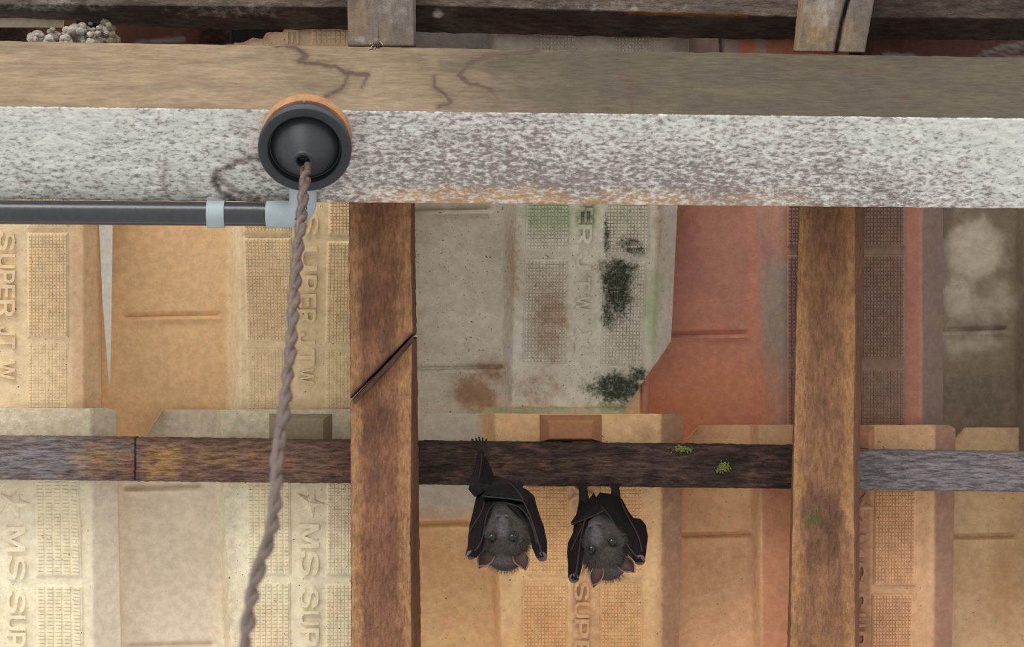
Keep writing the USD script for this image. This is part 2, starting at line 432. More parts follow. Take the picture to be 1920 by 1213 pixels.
timber("rafter", "rust-brown upper rafter piece under the purlin, ending in a slanting scarf cut", "rafter", up, raf1,
       masks=scarf_dark(raf_masks(L1, R1, [(700, 560, 60, 90, 0.5), (740, 620, 40, 60, 0.45), (690, 430, 40, 50, 0.3)])), rough=0.0008, seed=21)
lo = [[P(657, 753, 0.048), P(773, 632, 0.048), P(782, 632, 0.001), P(660, 753, 0.001)]] + raf_st([(1000, 658, 770, 787, 660), (1290, 659, 773, 791, 661)], 0.048)
timber("rafter", "rust-brown lower rafter piece left of the bats, below the slanting scarf cut", "rafter", lo, raf1,
       masks=raf_masks(L1, R1, [(700, 800, 50, 50, 0.6), (710, 900, 50, 60, 0.35), (730, 1050, 60, 100, 0.4), (690, 1180, 40, 60, 0.3)]), rough=0.0008, seed=22)
sl = np.array([(661, 748), (720, 687), (775, 627), (776, 640), (722, 701), (665, 758)], float)
_c = trimesh.convex.convex_hull(np.vstack([P(sl[:, 0], sl[:, 1], 0.0487), P(sl[:, 0] + np.array([1.5, 1, 0, -1, 0, 1]), sl[:, 1] + np.array([1.5, 2, 2, -1.5, -2, -1.5]), 0.0522)])).subdivide_to_size(0.004)
_c.vertices = _c.vertices + np.array([0, 0, 1.0]) * (meshkit.fbm(_c.vertices / 0.006, 3, 4) - 0.5)[:, None] * 0.0008
Thing("wood_sliver", "thin dark wooden sliver set across the rust-brown rafter at its slanting joint", "wood sliver", P(718, 692, 0.05), solo=True).part(
    "sliver", _c, looks("sliver_dark_wood", S(92, 66, 54), S(74, 54, 46), fine=(0.7, 1.2), scale=(120, 120, 120), n1=0.4, n2=2.5, n3=800, rough=0.85, bump=0.0006), smooth=40)
L2 = lambda y: np.interp(y, [400, 617, 840, 1213], [1497, 1492, 1488, 1481])
R2 = lambda y: np.interp(y, [400, 617, 840, 1213], [1603, 1604, 1601, 1604])
st = raf_st([(322, 1499, 1603, 1625, 1501), (617, 1492, 1604, 1617, 1493), (840, 1488, 1601, 1612, 1486), (1213, 1481, 1604, 1611, 1476), (1290, 1480, 1604, 1611, 1474)], 0.05)
timber("rafter", "ochre-brown rough sawn rafter right of the bats, running down from the purlin", "rafter", st, raf2,
       masks=raf_masks(L2, R2, [(1540, 440, 40, 60, 0.4), (1545, 960, 45, 70, 0.7), (1540, 1030, 50, 50, 0.6), (1550, 780, 40, 60, 0.3), (1540, 620, 40, 60, 0.25)], [(1525, 975, 30, 22, 0.5), (1532, 950, 10, 12, 0.5)]), rough=0.0008, seed=23)

top_look = looks("rafter_grey_wood", S(118, 106, 96), S(100, 92, 86), fine=(0.8, 1.15), scale=(160, 40, 160), n1=0.3, n2=1.6, n3=900, rough=0.92, bump=0.0006,
                 masks=[("dark", S(24, 20, 18), 0.3, 200, ONE), ("tan", S(132, 112, 86), 0.6, 60, ONE), ("pale", S(150, 142, 136), 1.4, 120, ONE)])
st = raf_st([(-90, 650, 776, 780, 651), (88, 653, 776, 780, 655)], 0.05)
crk = lines([(0.8, [(712, 30), (710, 88)])], 1.4, 2)
timber("rafter", "grey weathered rafter end standing on the purlin, left of centre at the top", "rafter", st, top_look,
       masks={"dark": lambda x, y, e: np.maximum(crk(x, y), 0.35 * ss(y, 70, 88)), "tan": lambda x, y, e: blobs([(670, 40, 30, 50, 0.5)])(x, y), "pale": lambda x, y, e: blobs([(740, 10, 40, 50, 0.4), (690, 75, 40, 8, 0.5)])(x, y)}, rough=0.0005, seed=24)
st = [[P(1529, -90, 0.05), P(1655, -90, 0.05), P(1653, -90, 0.001), P(1505, -90, 0.001)], [P(1493, 97, 0.05), P(1621, 99, 0.05), P(1621, 99, 0.001), P(1487, 97, 0.001)]]
crk2 = lines([(1.0, [(1606, -60), (1590, 0), (1578, 45), (1567, 106)])], 3.4, 2)
timber("rafter", "grey-brown cracked rafter end standing on the purlin, right of centre at the top", "rafter", st, top_look, step=0.0012,
       masks={"dark": lambda x, y, e: crk2(x, y), "tan": lambda x, y, e: np.where(e == 3, 0.9, blobs([(1530, 60, 40, 60, 0.7), (1600, 60, 30, 50, 0.4)])(x, y)), "pale": lambda x, y, e: blobs([(1540, 20, 40, 40, 0.5)])(x, y)},
       rough=0.0005, seed=25, dent=lambda x, y: 0.006 * np.clip(crk2(x, y) - 0.25, 0, 1))

pl_lo = lambda x: np.interp(x, [-90, 0, 100, 230, 430, 650, 780, 1290, 1490, 1640, 2010], [30, 34, 38, 50, 57, 57, 62, 73, 76, 76, 77])
pl_mid = lambda x: np.interp(x, [-90, 650, 780, 1490, 2010], [8, 14, 10, 32, 36])
st = [[P(x, -110, -0.004), P(x, pl_mid(x), -0.003), P(x, pl_lo(x), -0.024), P(x, -110, -0.026)] for x in (-90, 100, 230, 430, 650, 780, 1100, 1290, 1490, 1640, 2010)]
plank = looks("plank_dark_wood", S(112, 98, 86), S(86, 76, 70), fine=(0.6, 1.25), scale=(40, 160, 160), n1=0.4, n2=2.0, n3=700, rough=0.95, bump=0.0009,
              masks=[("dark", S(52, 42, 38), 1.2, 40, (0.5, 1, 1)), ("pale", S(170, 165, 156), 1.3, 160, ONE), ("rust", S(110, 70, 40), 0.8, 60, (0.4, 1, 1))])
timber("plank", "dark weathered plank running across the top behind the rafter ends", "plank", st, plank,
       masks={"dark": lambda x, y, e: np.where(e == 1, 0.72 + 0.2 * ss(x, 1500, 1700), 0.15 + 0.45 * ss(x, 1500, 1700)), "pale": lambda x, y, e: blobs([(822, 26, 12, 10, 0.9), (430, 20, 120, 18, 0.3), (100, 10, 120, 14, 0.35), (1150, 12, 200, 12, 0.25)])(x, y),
              "rust": lambda x, y, e: lines([(0.8, [(1180, 26), (1300, 27), (1400, 30)])], 3, 3)(x, y)}, rough=0.0012, rs=0.006, seed=26, step=0.0024)


# ------------------------------------------------------------------ roof tiles
def prof(s, pan=0.027, deep=0.011, fl=0.015):
    """Height away from the room across a tile: 0-1 hollow, 1-2 flank, 2-3 lettered flat, 3-4 flange turning up."""
    h = np.where(s < 1, pan + deep * np.sin(np.pi * np.clip(s, 0, 1)) ** 0.8 - 0.004 * (1 - ss(s, 0, 0.08)), 0)
    h = np.where((s >= 1) & (s < 2), pan * (1 - ss(s, 1.0, 1.9)), h)
    return np.where(s >= 3, fl * np.clip(s - 3, 0, 1) ** 0.85, h)


class Tile:
    def __init__(self, name, label, look, ys, top, bot, w, masks=None, mitre_tl=None, mitre_br=None, round_tr=None, ytop=None, xmax=None, rag=2.0, grooves=(), pan=0.027, deep=0.011, fl=0.015, lip=None, seed=0, thick=0.006, cat="roof tile"):
        self.ys, self.top, self.bot, self.w, self.look, self.masks = ys, np.array(top, float), np.array(bot, float), w, look, masks
        y0, y1 = ys
        self.t = Thing(name, label, cat, P((top[0] + top[4]) / 2, (y0 + y1) / 2, -0.03))
        S_ = np.concatenate([np.linspace(0, 1, 40), np.linspace(1, 2, 11)[1:], np.linspace(2, 3, 44)[1:], np.linspace(3, 4, 10)[1:]])
        yy = list(np.arange(y0, y1, 7.0)) + [y1]
        for g in grooves:
            yy += [g[2] + k for k in (-12, -9, -7, -5, -3.5, -2, 0, 2, 3.5, 5, 7, 9, 12)]
        if lip:
            yy += [lip - 1.5, lip, lip + 1.5, lip + 4]
        yy = np.unique(np.clip(yy, y0, y1))
        s, y = np.meshgrid(S_, yy)
        q = (y - y0) / (y1 - y0)
        x = np.zeros_like(s)
        for k in range(4):
            a, b = self.top[k] * (1 - q) + self.bot[k] * q, self.top[k + 1] * (1 - q) + self.bot[k + 1] * q
            x = np.where((s >= k) & (s <= k + 1), a + (b - a) * (s - k), x)
        jag = (fb(x, y, 26, seed + 3) - 0.5) * 2 * rag
        if mitre_tl:
            dx, dy = mitre_tl
            lim = top[0] + dx * (1 - (y - y0) / dy)
            x = np.where(y < y0 + dy, np.maximum(x, lim + jag * 0.5), x)
        if round_tr:
            u = np.clip((y0 + round_tr - y) / round_tr, 0, 1)
            x = np.minimum(x, self.top[4] * (1 - q) + self.bot[4] * q - round_tr * (1 - np.sqrt(np.clip(1 - u * u, 0, 1))))
        if mitre_br:
            (ax, ay), (bx, by) = mitre_br
            lim = ax + (bx - ax) * (y - ay) / (by - ay)
            x = np.where(y > ay, np.minimum(x, lim + jag), x)
        if xmax:
            x = np.minimum(x, xmax(y) + jag * 0.5)
        h = prof(s, pan, deep, fl)
        h = h + (fb(x, y, 90, seed) - 0.5) * 0.0022 + (fb(x, y, 18, seed + 5) - 0.5) * 0.0005
        for xa, xb, yg in grooves:
            sl = (x - xa) / (xb - xa)
            m = ss(sl, -0.02, 0.05) * (1 - ss(sl, 0.95, 1.02))
            h = h + m * (0.0034 * np.exp(-((y - yg + 3 * (sl - 0.5)) / 4.0) ** 2) - 0.0020 * np.exp(-((y - yg + 3 * (sl - 0.5) - 9) / 4.5) ** 2))
        if lip:
            h = h + 0.0025 * ss(y + jag, lip - 1.5, lip + 1.5)
        end = (1 - ss(y - y0, 0, 14))
        yj = y + end * jag - (1 - ss(y1 - y, 0, 12)) * jag * 0.8
        if ytop:
            yj = np.maximum(yj, ytop(x))
        ww = self.wt(y) - h
        fr = P(x, yj, ww)
        bk = fr.copy(); bk[..., 2] -= thick
        rr, cc = s.shape
        v = np.concatenate([fr.reshape(-1, 3), bk.reshape(-1, 3)])
        i, j = np.meshgrid(np.arange(rr - 1), np.arange(cc - 1), indexing="ij")
        a = i * cc + j
        f1 = np.concatenate([np.stack([a, a + cc, a + cc + 1], -1).reshape(-1, 3), np.stack([a, a + cc + 1, a + 1], -1).reshape(-1, 3)])
        n = rr * cc
        ring = np.concatenate([np.arange(cc), np.arange(1, rr) * cc + cc - 1, (rr - 1) * cc + np.arange(cc - 2, -1, -1), np.arange(rr - 2, 0, -1) * cc])
        nx = np.roll(ring, -1)
        # side walls use their own copies of the rim so that the rim stays crisp
        r0 = 2 * n
        m_ = len(ring)
        v = np.vstack([v, v[ring], v[ring + n]])
        k = np.arange(m_); kn = (k + 1) % m_
        f2 = np.concatenate([np.stack([r0 + k, r0 + kn, r0 + m_ + kn], -1), np.stack([r0 + k, r0 + m_ + kn, r0 + m_ + k], -1)])
        f = np.vstack([f1, f1[:, ::-1] + n, f2])
        ar = np.linalg.norm(np.cross(v[f[:, 1]] - v[f[:, 0]], v[f[:, 2]] - v[f[:, 0]]), axis=1)
        f = f[ar > 1e-12]
        self.t.part("body", (v, f), look, smooth=True, masks=masks)

    def wt(self, y):
        y0, y1 = self.ys
        return self.w[0] + (self.w[1] - self.w[0]) * (np.asarray(y, float) - y0) / (y1 - y0)

    def panel(self, x0, x1, y0, y1, nc, nr, skew=0.0, slab=0.0015, stud=0.0009, label=None, wave=None, flat=False, look=None, fade=None):
        """A raised field of small square studs."""
        def Q(x, y, z):
            x = x + skew * (y - y0)
            if wave:
                x, y = wave(x, y)
            return P(x, y, self.wt(y) + z)
        b = 2.6
        o = [(x0, y0), (x1, y0), (x1, y1), (x0, y1)]
        i_ = [(x0 + b, y0 + b), (x1 - b, y0 + b), (x1 - b, y1 - b), (x0 + b, y1 - b)]
        N = 14
        vs, fs = [], []
        oo = np.array([o[k] if t == 0 else tuple(np.array(o[k]) * (1 - t / N) + np.array(o[(k + 1) % 4]) * t / N) for k in range(4) for t in range(N)])
        ii = np.array([i_[k] if t == 0 else tuple(np.array(i_[k]) * (1 - t / N) + np.array(i_[(k + 1) % 4]) * t / N) for k in range(4) for t in range(N)])
        M_ = len(oo)
        v = np.vstack([Q(oo[:, 0], oo[:, 1], -0.0016), Q(oo[:, 0], oo[:, 1], slab * 0.35), Q(ii[:, 0], ii[:, 1], slab), Q(np.array([(x0 + x1) / 2]), np.array([(y0 + y1) / 2]), slab)])
        k = np.arange(M_); kn = (k + 1) % M_
        f = np.concatenate([np.concatenate([np.stack([k + L, k + L + M_, kn + L + M_], -1), np.stack([k + L, kn + L + M_, kn + L], -1)]) for L in (0, M_)] + [np.stack([k + 2 * M_, np.full(M_, 3 * M_), kn + 2 * M_], -1)])
        cw, rh = (x1 - x0 - 2 * b) / nc, (y1 - y0 - 2 * b) / nr
        cx, cy = np.meshgrid(x0 + b + (np.arange(nc) + 0.5) * cw, y0 + b + (np.arange(nr) + 0.5) * rh)
        cx, cy = cx.ravel(), cy.ravel()
        rng = np.random.default_rng(int(x0 * 7 + y0))
        hh = stud * (0.8 + 0.4 * rng.random(len(cx)))
        if fade:
            hh = hh * fade(cx, cy)
        vv = []
        for g, z in ((0.46, -0.0001), (0.27, 1.0)):
            for sx, sy in ((-1, -1), (1, -1), (1, 1), (-1, 1)):
                vv.append(Q(cx + sx * g * cw, cy + sy * g * rh, slab + (hh if z == 1.0 else z)))
        vv = np.stack(vv, 1)
        nq = len(v)
        quads = [(4, 7, 6), (4, 6, 5)]
        for e in range(4):
            e2 = (e + 1) % 4
            quads += [(e, e + 4, e2 + 4), (e, e2 + 4, e2)]
        ff = (np.arange(len(cx)) * 8)[:, None, None] + np.array(quads)[None] + nq
        v = np.vstack([v, vv.reshape(-1, 3)])
        f = np.vstack([f, ff.reshape(-1, 3)])
        self.t.part("studded_panel", (v, f), look or self.look, smooth=25, masks=self.masks, label=label)

    def text(self, items, x0, x1, slant=0.0):
        """items: (letter, y top, y bottom); the lettering runs down the tile, tops of the letters to the right."""
        out = []
        for ch, a, b in items:
            m = meshkit.text_mesh(ch, 1.0, 0.0011, bold=True)
            m = m.subdivide_to_size(0.35)
            lo_, hi = m.bounds
            tx, ty, tz = ((m.vertices - lo_) / (hi - lo_)).T
            mid = (a + b) / 2
            X = x0 + ty * (x1 - x0) + slant * (mid - items[0][1])
            Y = a + tx * (b - a)
            taper = 1 - 0.0 * tz
            m.vertices = P(X, Y, self.wt(Y) - 0.0016 + tz * 0.0040 * taper)
            out.append(m)
        self.t.part("raised_lettering", trimesh.util.concatenate(out), self.look, smooth=False, masks=self.masks)

    def star(self, cx, cy, r, rot=0.0):
        a = np.arange(10) * np.pi / 5 + rot
        rr = np.where(np.arange(10) % 2 == 0, r, r * 0.42)
        x, y = cx + rr * np.cos(a), cy + rr * np.sin(a)
        v = np.vstack([P(x, y, self.wt(y) - 0.0015), P(x, y, self.wt(y) + 0.0010), P(np.array([cx]), np.array([cy]), self.wt(np.array([cy])) + 0.0028)])
        k = np.arange(10); kn = (k + 1) % 10
        f = np.concatenate([np.stack([k, k + 10, kn + 10], -1), np.stack([k, kn + 10, kn], -1), np.stack([k + 10, np.full(10, 20), kn + 10], -1)])
        self.t.part("raised_star", (v, f), self.look, smooth=False, masks=self.masks)

    def nib(self, x0, x1, y0, y1, dx=12, dy=9, z=0.010, look=None, label=None):
        c = []
        for (xa, xb, ya, yb, zz) in ((x0, x1, y0, y1, -0.002), (x0, x1, y0, y1, 0.001), (x0 + dx * 0.8, x1 - dx * 0.8, y0 + dy * 0.8, y1 - dy * 0.3, z * 0.85), (x0 + dx, x1 - dx, y0 + dy * 1.3, y1 - dy * 0.5, z)):
            c.append([P(xa, ya, self.wt(ya) + zz), P(xb, ya, self.wt(ya) + zz), P(xb, yb, self.wt(yb) + zz), P(xa, yb, self.wt(yb) + zz)])
        v = np.array(c).reshape(-1, 3)
        f = []
        for L in range(3):
            for e in range(4):
                e2 = (e + 1) % 4
                f += [(L * 4 + e, L * 4 + 4 + e, L * 4 + 4 + e2), (L * 4 + e, L * 4 + 4 + e2, L * 4 + e2)]
        f += [(12, 15, 14), (12, 14, 13)]
        self.t.part("nib", (v, np.array(f)), look or self.look, smooth=False, masks=self.masks, label=label)


# -- upper course (rows between the purlin and the batten)
C1 = (-0.028, -0.042)
lk = tile_look("tile_tan", S(216, 190, 146), S(210, 180, 134), m1=S(202, 160, 108))
c10 = Tile("roof_tile", "tan clay tile with raised SUPER JTW, at the left edge below the pipe", lk, (150, 850), (-330, -80, -55, 158, 187), (-330, -80, -55, 158, 190), C1, masks={"m1": lambda x, y: ss(x, 128, 140) * 0.62}, seed=1)
c10.panel(51, 128, 436, 633, 11, 30); c10.panel(51, 128, 641, 812, 11, 26, slab=0.0006, stud=0.0005, fade=lambda x, y: 1 - 0.5 * ss(y, 700, 800)); c10.panel(51, 128, 240, 427, 11, 28)
c10.panel(-48, -5 + 0, 436, 633, 6, 30)
c10.text([("S", 434, 470), ("U", 476, 503), ("P", 507, 531), ("E", 534, 558), ("R", 562, 594), ("J", 612, 628), ("T", 632, 654), ("W", 676, 712)], -4, 28)
lk = tile_look("tile_tan_brown_hollow", S(216, 190, 144), S(210, 182, 136), m1=S(204, 162, 108), m2=S(205, 205, 200))
panm = lambda x, y: (1 - ss(x, 418, 436)) * 0.95
c11 = Tile("roof_tile", "tan clay tile with brown hollow behind the hanging cord, below the elbow", lk, (150, 868), (176, 424, 452, 712, 762), (186, 428, 456, 705, 750), C1, masks={"m1": panm},
           grooves=[(232, 414, 590), (232, 414, 292)], seed=2)
c11.panel(456, 546, 446, 640, 13, 30, skew=0.03); c11.panel(462, 546, 653, 812, 12, 25, skew=0.01, slab=0.0006, stud=0.0005); c11.panel(456, 546, 250, 436, 13, 28)
c11.panel(613, 690, 452, 644, 11, 29, skew=-0.02); c11.panel(609, 690, 657, 800, 11, 22, slab=0.0007, stud=0.0005); c11.panel(616, 690, 260, 440, 11, 28)
c11.text([("S", 398, 440), ("U", 462, 508), ("P", 516, 546), ("E", 551, 576), ("R", 580, 607), ("J", 624, 646), ("T", 655, 686), ("W", 691, 720)], 566, 598, slant=-0.03)
lk_pale = plain("lip_pale_clay", S(214, 210, 200), 0.9, 0.2, bump=0.0003)
_yy = np.linspace(300, 720, 40)
_l = np.interp(_yy, [300, 430, 560, 720], [183, 186, 192, 204]); _r = np.interp(_yy, [300, 720], [213, 207])
_fv = np.concatenate([P(_l, _yy, -0.0440), P(_r, _yy, -0.0455), P(_l, _yy, -0.0455), P(_r, _yy, -0.0470)])
n_ = len(_yy); k = np.arange(n_ - 1)
_ff = np.concatenate([np.stack([k, k + 1, k + n_ + 1], -1), np.stack([k, k + n_ + 1, k + n_], -1), np.stack([k + 2 * n_, k + 3 * n_ + 1, k + 2 * n_ + 1], -1), np.stack([k + 2 * n_, k + 3 * n_, k + 3 * n_ + 1], -1),
                      np.stack([k + n_, k + n_ + 1, k + 3 * n_ + 1], -1), np.stack([k + n_, k + 3 * n_ + 1, k + 3 * n_], -1), np.stack([k, k + 2 * n_ + 1, k + 1], -1), np.stack([k, k + 2 * n_, k + 2 * n_ + 1], -1)])
c11.t.part("rim_strip", (_fv, _ff), lk_pale, label="pale grey rim strip")

moss_d = blobs([(1158, 540, 34, 62, 1), (1160, 500, 40, 18, 0.9), (1140, 590, 16, 30, 0.8), (1160, 728, 62, 34, 1.0), (1195, 705, 24, 20, 0.9), (1180, 455, 26, 14, 0.75), (1190, 470, 24, 10, 0.7), (1137, 440, 7, 50, 0.75), (1100, 404, 18, 20, 0.5)], 0.6, 14)
moss_l = blobs([(1025, 405, 60, 44, 0.8), (1170, 410, 50, 60, 0.35), (1222, 590, 12, 70, 0.9), (1228, 540, 10, 60, 0.8), (1100, 400, 40, 40, 0.55), (1150, 765, 60, 10, 0.9), (1000, 770, 120, 8, 0.8), (1110, 600, 12, 30, 0.4)], 0.6, 20)
rust = blobs([(890, 735, 50, 40, 1.0), (920, 700, 40, 30, 0.7), (1030, 600, 40, 80, 0.6), (965, 480, 18, 120, 0.55), (1235, 430, 12, 60, 0.5), (1000, 730, 60, 40, 0.5)], 0.5, 40)
lk = tile_look("tile_mossy_grey", S(188, 179, 164), S(170, 159, 140), m1=S(150, 116, 86), m2=S(142, 156, 112), m3_=S(46, 54, 34), speck_at=0.67, m3n=2.0, m1n=1.5)
c12 = Tile("roof_tile", "moss-stained grey clay tile with a clipped corner, between the two rafters", lk, (150, 806), (712, 945, 978, 1246, 1282), (697, 938, 962, 1216, 1250), (-0.022, -0.040),
           masks={"m1": rust, "m2": moss_l, "m3": moss_d}, mitre_br=((1257, 640), (1166, 774)), grooves=[(760, 918, 392), (770, 950, 690)], lip=764, rag=3.5, seed=3)
c12.panel(988, 1069, 280, 470, 12, 27, skew=-0.01); c12.panel(984, 1065, 486, 681, 12, 28, skew=-0.02)
c12.panel(1137, 1219, 290, 475, 12, 27, skew=-0.01); c12.panel(1132, 1212, 490, 685, 12, 28, skew=-0.03)
c12.text([("S", 300, 330), ("U", 334, 358), ("P", 361, 387), ("E", 389, 418), ("R", 421, 459), ("J", 476, 506), ("T", 519, 545), ("W", 556, 584)], 1088, 1115, slant=-0.035)
c12.star(1088, 637, 29, math.pi / 2 + 0.35)

cem = lambda x, y: np.maximum(ss(x, 1405 + (y - 400) * 0.05, 1425 + (y - 400) * 0.05) * (1 - ss(x, 1474, 1482)) * (0.35 + 0.5 * ss(y, 470, 520)), 0)
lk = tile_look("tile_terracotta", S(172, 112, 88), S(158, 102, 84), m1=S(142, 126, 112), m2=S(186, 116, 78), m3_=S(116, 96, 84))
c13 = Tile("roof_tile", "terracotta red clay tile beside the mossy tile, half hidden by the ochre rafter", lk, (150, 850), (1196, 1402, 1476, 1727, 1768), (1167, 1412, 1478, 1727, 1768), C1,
           masks={"m1": cem, "m2": lambda x, y: blobs([(1345, 745, 170, 110, 0.75), (1330, 700, 120, 160, 0.45), (1415, 560, 14, 140, 0.45)], 0.3, 80)(x, y), "m3": lambda x, y: np.maximum(ss(x, 1476, 1482) * (1 - ss(x, 1696, 1700)) * 0.7, ss(x, 1726, 1733) * 0.95)},  # flange strip darkened: shade and dirt together painted into its colour
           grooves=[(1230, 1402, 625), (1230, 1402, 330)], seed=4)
for a, b in ((260, 462), (478, 672), (692, 830)):
    c13.panel(1476, 1560, a, b, 12, int((b - a) / 7.0)); c13.panel(1616, 1697, a, b, 12, int((b - a) / 7.0), slab=0.0011 if a < 600 else 0.0006, stud=0.0008 if a < 600 else 0.0005)
_q = np.array([(1169, 690), (1202, 690), (1201, 812), (1166, 812)], float)
_w = np.array([-0.0500, -0.0520, -0.0520, -0.0500])
_b = np.vstack([P(_q[:, 0], _q[:, 1], _w), P(_q[:, 0], _q[:, 1], _w - 0.002)])
c13.t.part("rim_strip", trimesh.convex.convex_hull(_b), plain("lip_beige_clay", S(222, 192, 152), 0.9, 0.2), smooth=False, label="pale beige rim strip")
_y = np.linspace(660, 815, 12)
c13.t.part("rim_ridge", tube(P(np.linspace(1210, 1208, 12), _y, -0.051), 0.0031, 14), lk, smooth=40)
lk = tile_look("tile_cement_smeared", S(128, 112, 94), S(112, 97, 80), m1=S(172, 158, 138), m2=S(96, 84, 70))
c14 = Tile("roof_tile", "grey-brown clay tile smeared with pale cement, at the right edge under the purlin", lk, (150, 850), (1752, 1900, 1935, 2190, 2230), (1752, 1898, 1930, 2190, 2230), C1,
           masks={"m1": blobs([(1830, 470, 60, 65, 0.9), (1800, 550, 45, 50, 0.7), (1780, 640, 40, 40, 0.5), (1870, 560, 50, 60, 0.5), (1840, 640, 60, 20, 0.5)], 0.7, 26), "m2": blobs([(1830, 740, 80, 60, 0.6)])},
           grooves=[(1758, 1888, 617), (1758, 1888, 320)], seed=5)

# -- lower course (its upper ends show above the batten)
C2 = (-0.0262, -0.041)
nibgrey = plain("nib_grey_clay", S(150, 136, 112), 0.9, 0.2)
nibred = plain("nib_red_clay", S(168, 120, 88), 0.9, 0.2)
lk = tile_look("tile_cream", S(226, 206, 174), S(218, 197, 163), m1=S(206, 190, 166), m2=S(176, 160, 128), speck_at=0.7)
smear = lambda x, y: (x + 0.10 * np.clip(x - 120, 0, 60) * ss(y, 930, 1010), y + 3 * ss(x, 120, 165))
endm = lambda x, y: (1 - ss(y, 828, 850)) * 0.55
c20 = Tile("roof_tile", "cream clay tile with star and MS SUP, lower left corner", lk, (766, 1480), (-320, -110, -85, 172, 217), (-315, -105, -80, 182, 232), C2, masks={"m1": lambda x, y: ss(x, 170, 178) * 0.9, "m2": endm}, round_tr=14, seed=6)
c20.panel(64, 148, 880, 1081, 5, 29, skew=0.015, wave=smear, stud=0.0010); c20.panel(67, 152, 1096, 1290, 5, 28, skew=0.01, wave=smear, stud=0.0010)
c20.panel(-75, -8, 880, 1081, 5, 29); c20.panel(-75, -6, 1096, 1290, 5, 28)
c20.star(26, 944, 30, 0.0)
c20.text([("M", 988, 1034), ("S", 1041, 1088), ("S", 1106, 1150), ("U", 1154, 1182), ("P", 1186, 1214)], 12, 48)
lk = tile_look("tile_cream_grey_hollow", S(226, 206, 172), S(216, 195, 161), m1=S(204, 184, 160), m2=S(170, 156, 126), speck_at=0.69)
c21 = Tile("roof_tile", "cream clay tile with star and MS SUP behind the cord's lower end", lk, (768, 1480), (206, 398, 418, 716, 766), (214, 430, 448, 712, 760), C2,
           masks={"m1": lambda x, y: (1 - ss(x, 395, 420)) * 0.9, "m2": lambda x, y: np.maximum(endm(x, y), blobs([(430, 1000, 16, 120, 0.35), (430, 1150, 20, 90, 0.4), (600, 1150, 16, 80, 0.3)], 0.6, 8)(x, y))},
           mitre_tl=(99, 152), grooves=[(232, 382, 912), (240, 402, 1208)], seed=7)
c21.panel(462, 545, 880, 1078, 7, 28, skew=0.005, stud=0.0010); c21.panel(465, 545, 1092, 1290, 7, 28, stud=0.0010)
c21.panel(612, 690, 885, 1078, 11, 28); c21.panel(610, 690, 1094, 1290, 11, 28)
c21.star(580, 944, 28, 0.05)
c21.text([("M", 983, 1027), ("S", 1033, 1080), ("S", 1102, 1140), ("U", 1146, 1172), ("P", 1178, 1212)], 561, 598)
c21.nib(505, 622, 776, 829, 16, 10, 0.009, look=nibgrey, label="grey clay nib hooked over the batten")
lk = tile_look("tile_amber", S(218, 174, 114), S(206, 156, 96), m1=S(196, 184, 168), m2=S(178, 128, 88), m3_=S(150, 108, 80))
c22 = Tile("roof_tile", "amber clay tile with raised SUPER behind the two bats", lk, (776, 1480), (744, 905, 932, 1238, 1282), (744, 938, 950, 1222, 1268), C2,
           masks={"m1": lambda x, y: (1 - ss(x, 890, 912)) * (1 - ss(y, 930, 1000)) * 0.95, "m2": lambda x, y: np.maximum(ss(x, 1066, 1074) * (1 - ss(x, 1122, 1130)) * 0.55 * ss(y, 840, 900), blobs([(1215, 815, 30, 20, 0.6), (1140, 1085, 80, 8, 0.6)])(x, y)), "m3": lambda x, y: ss(x, 1236, 1244) * 0.8},  # right-hand flange carries its shade as a darker colour
           mitre_tl=(56, 50), round_tr=12, grooves=[(770, 880, 980), (770, 890, 1280)], seed=8)
c22.panel(984, 1066, 888, 1078, 12, 27); c22.panel(980, 1063, 1090, 1290, 12, 28)
c22.panel(1126, 1206, 888, 1077, 12, 27); c22.panel(1125, 1204, 1092, 1290, 12, 28)
c22.star(1090, 925, 27, 0.1)
c22.text([("M", 985, 1030), ("S", 1036, 1078), ("S", 1090, 1126), ("U", 1129, 1159), ("P", 1161, 1197), ("E", 1201, 1234)], 1077, 1105)
c22.nib(1012, 1128, 778, 828, 18, 12, 0.009, look=nibred, label="reddish clay nib hooked over the batten")
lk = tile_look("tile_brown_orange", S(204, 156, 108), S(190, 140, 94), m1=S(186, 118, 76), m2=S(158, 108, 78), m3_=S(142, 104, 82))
c23 = Tile("roof_tile", "orange-brown clay tile behind the lower part of the ochre rafter", lk, (797, 1480), (1270, 1404, 1428, 1752, 1792), (1256, 1412, 1436, 1738, 1780), C2,
           masks={"m1": lambda x, y: ss(x, 1424, 1434) * (1 - ss(x, 1486, 1496)) * 0.85 * ss(y, 830, 900), "m2": lambda x, y: ss(x, 1590, 1600) * (1 - ss(x, 1628, 1636)) * 0.8, "m3": lambda x, y: ss(x, 1748, 1756) * 0.85},  # flange browner, with its shade put into the tone
           mitre_tl=(43, 46), round_tr=12, grooves=[(1276, 1410, 1001), (1276, 1410, 1300)], seed=9)
c23.panel(1504, 1560, 898, 1096, 9, 28); c23.panel(1640, 1718, 898, 1097, 12, 28, skew=-0.012); c23.panel(1635, 1712, 1114, 1300, 12, 27, skew=-0.012)
c23.star(1612, 950, 28, 0.1)
c23.text([("M", 1003, 1045), ("S", 1053, 1090), ("S", 1110, 1142), ("U", 1150, 1176), ("P", 1184, 1214)], 1592, 1624)
c23.nib(1530, 1640, 800, 846, 12, 12, 0.008, look=nibred, label="reddish clay nib hooked over the batten")
lk = tile_look("tile_khaki_brown", S(190, 156, 112), S(176, 140, 98), m1=S(170, 130, 80))
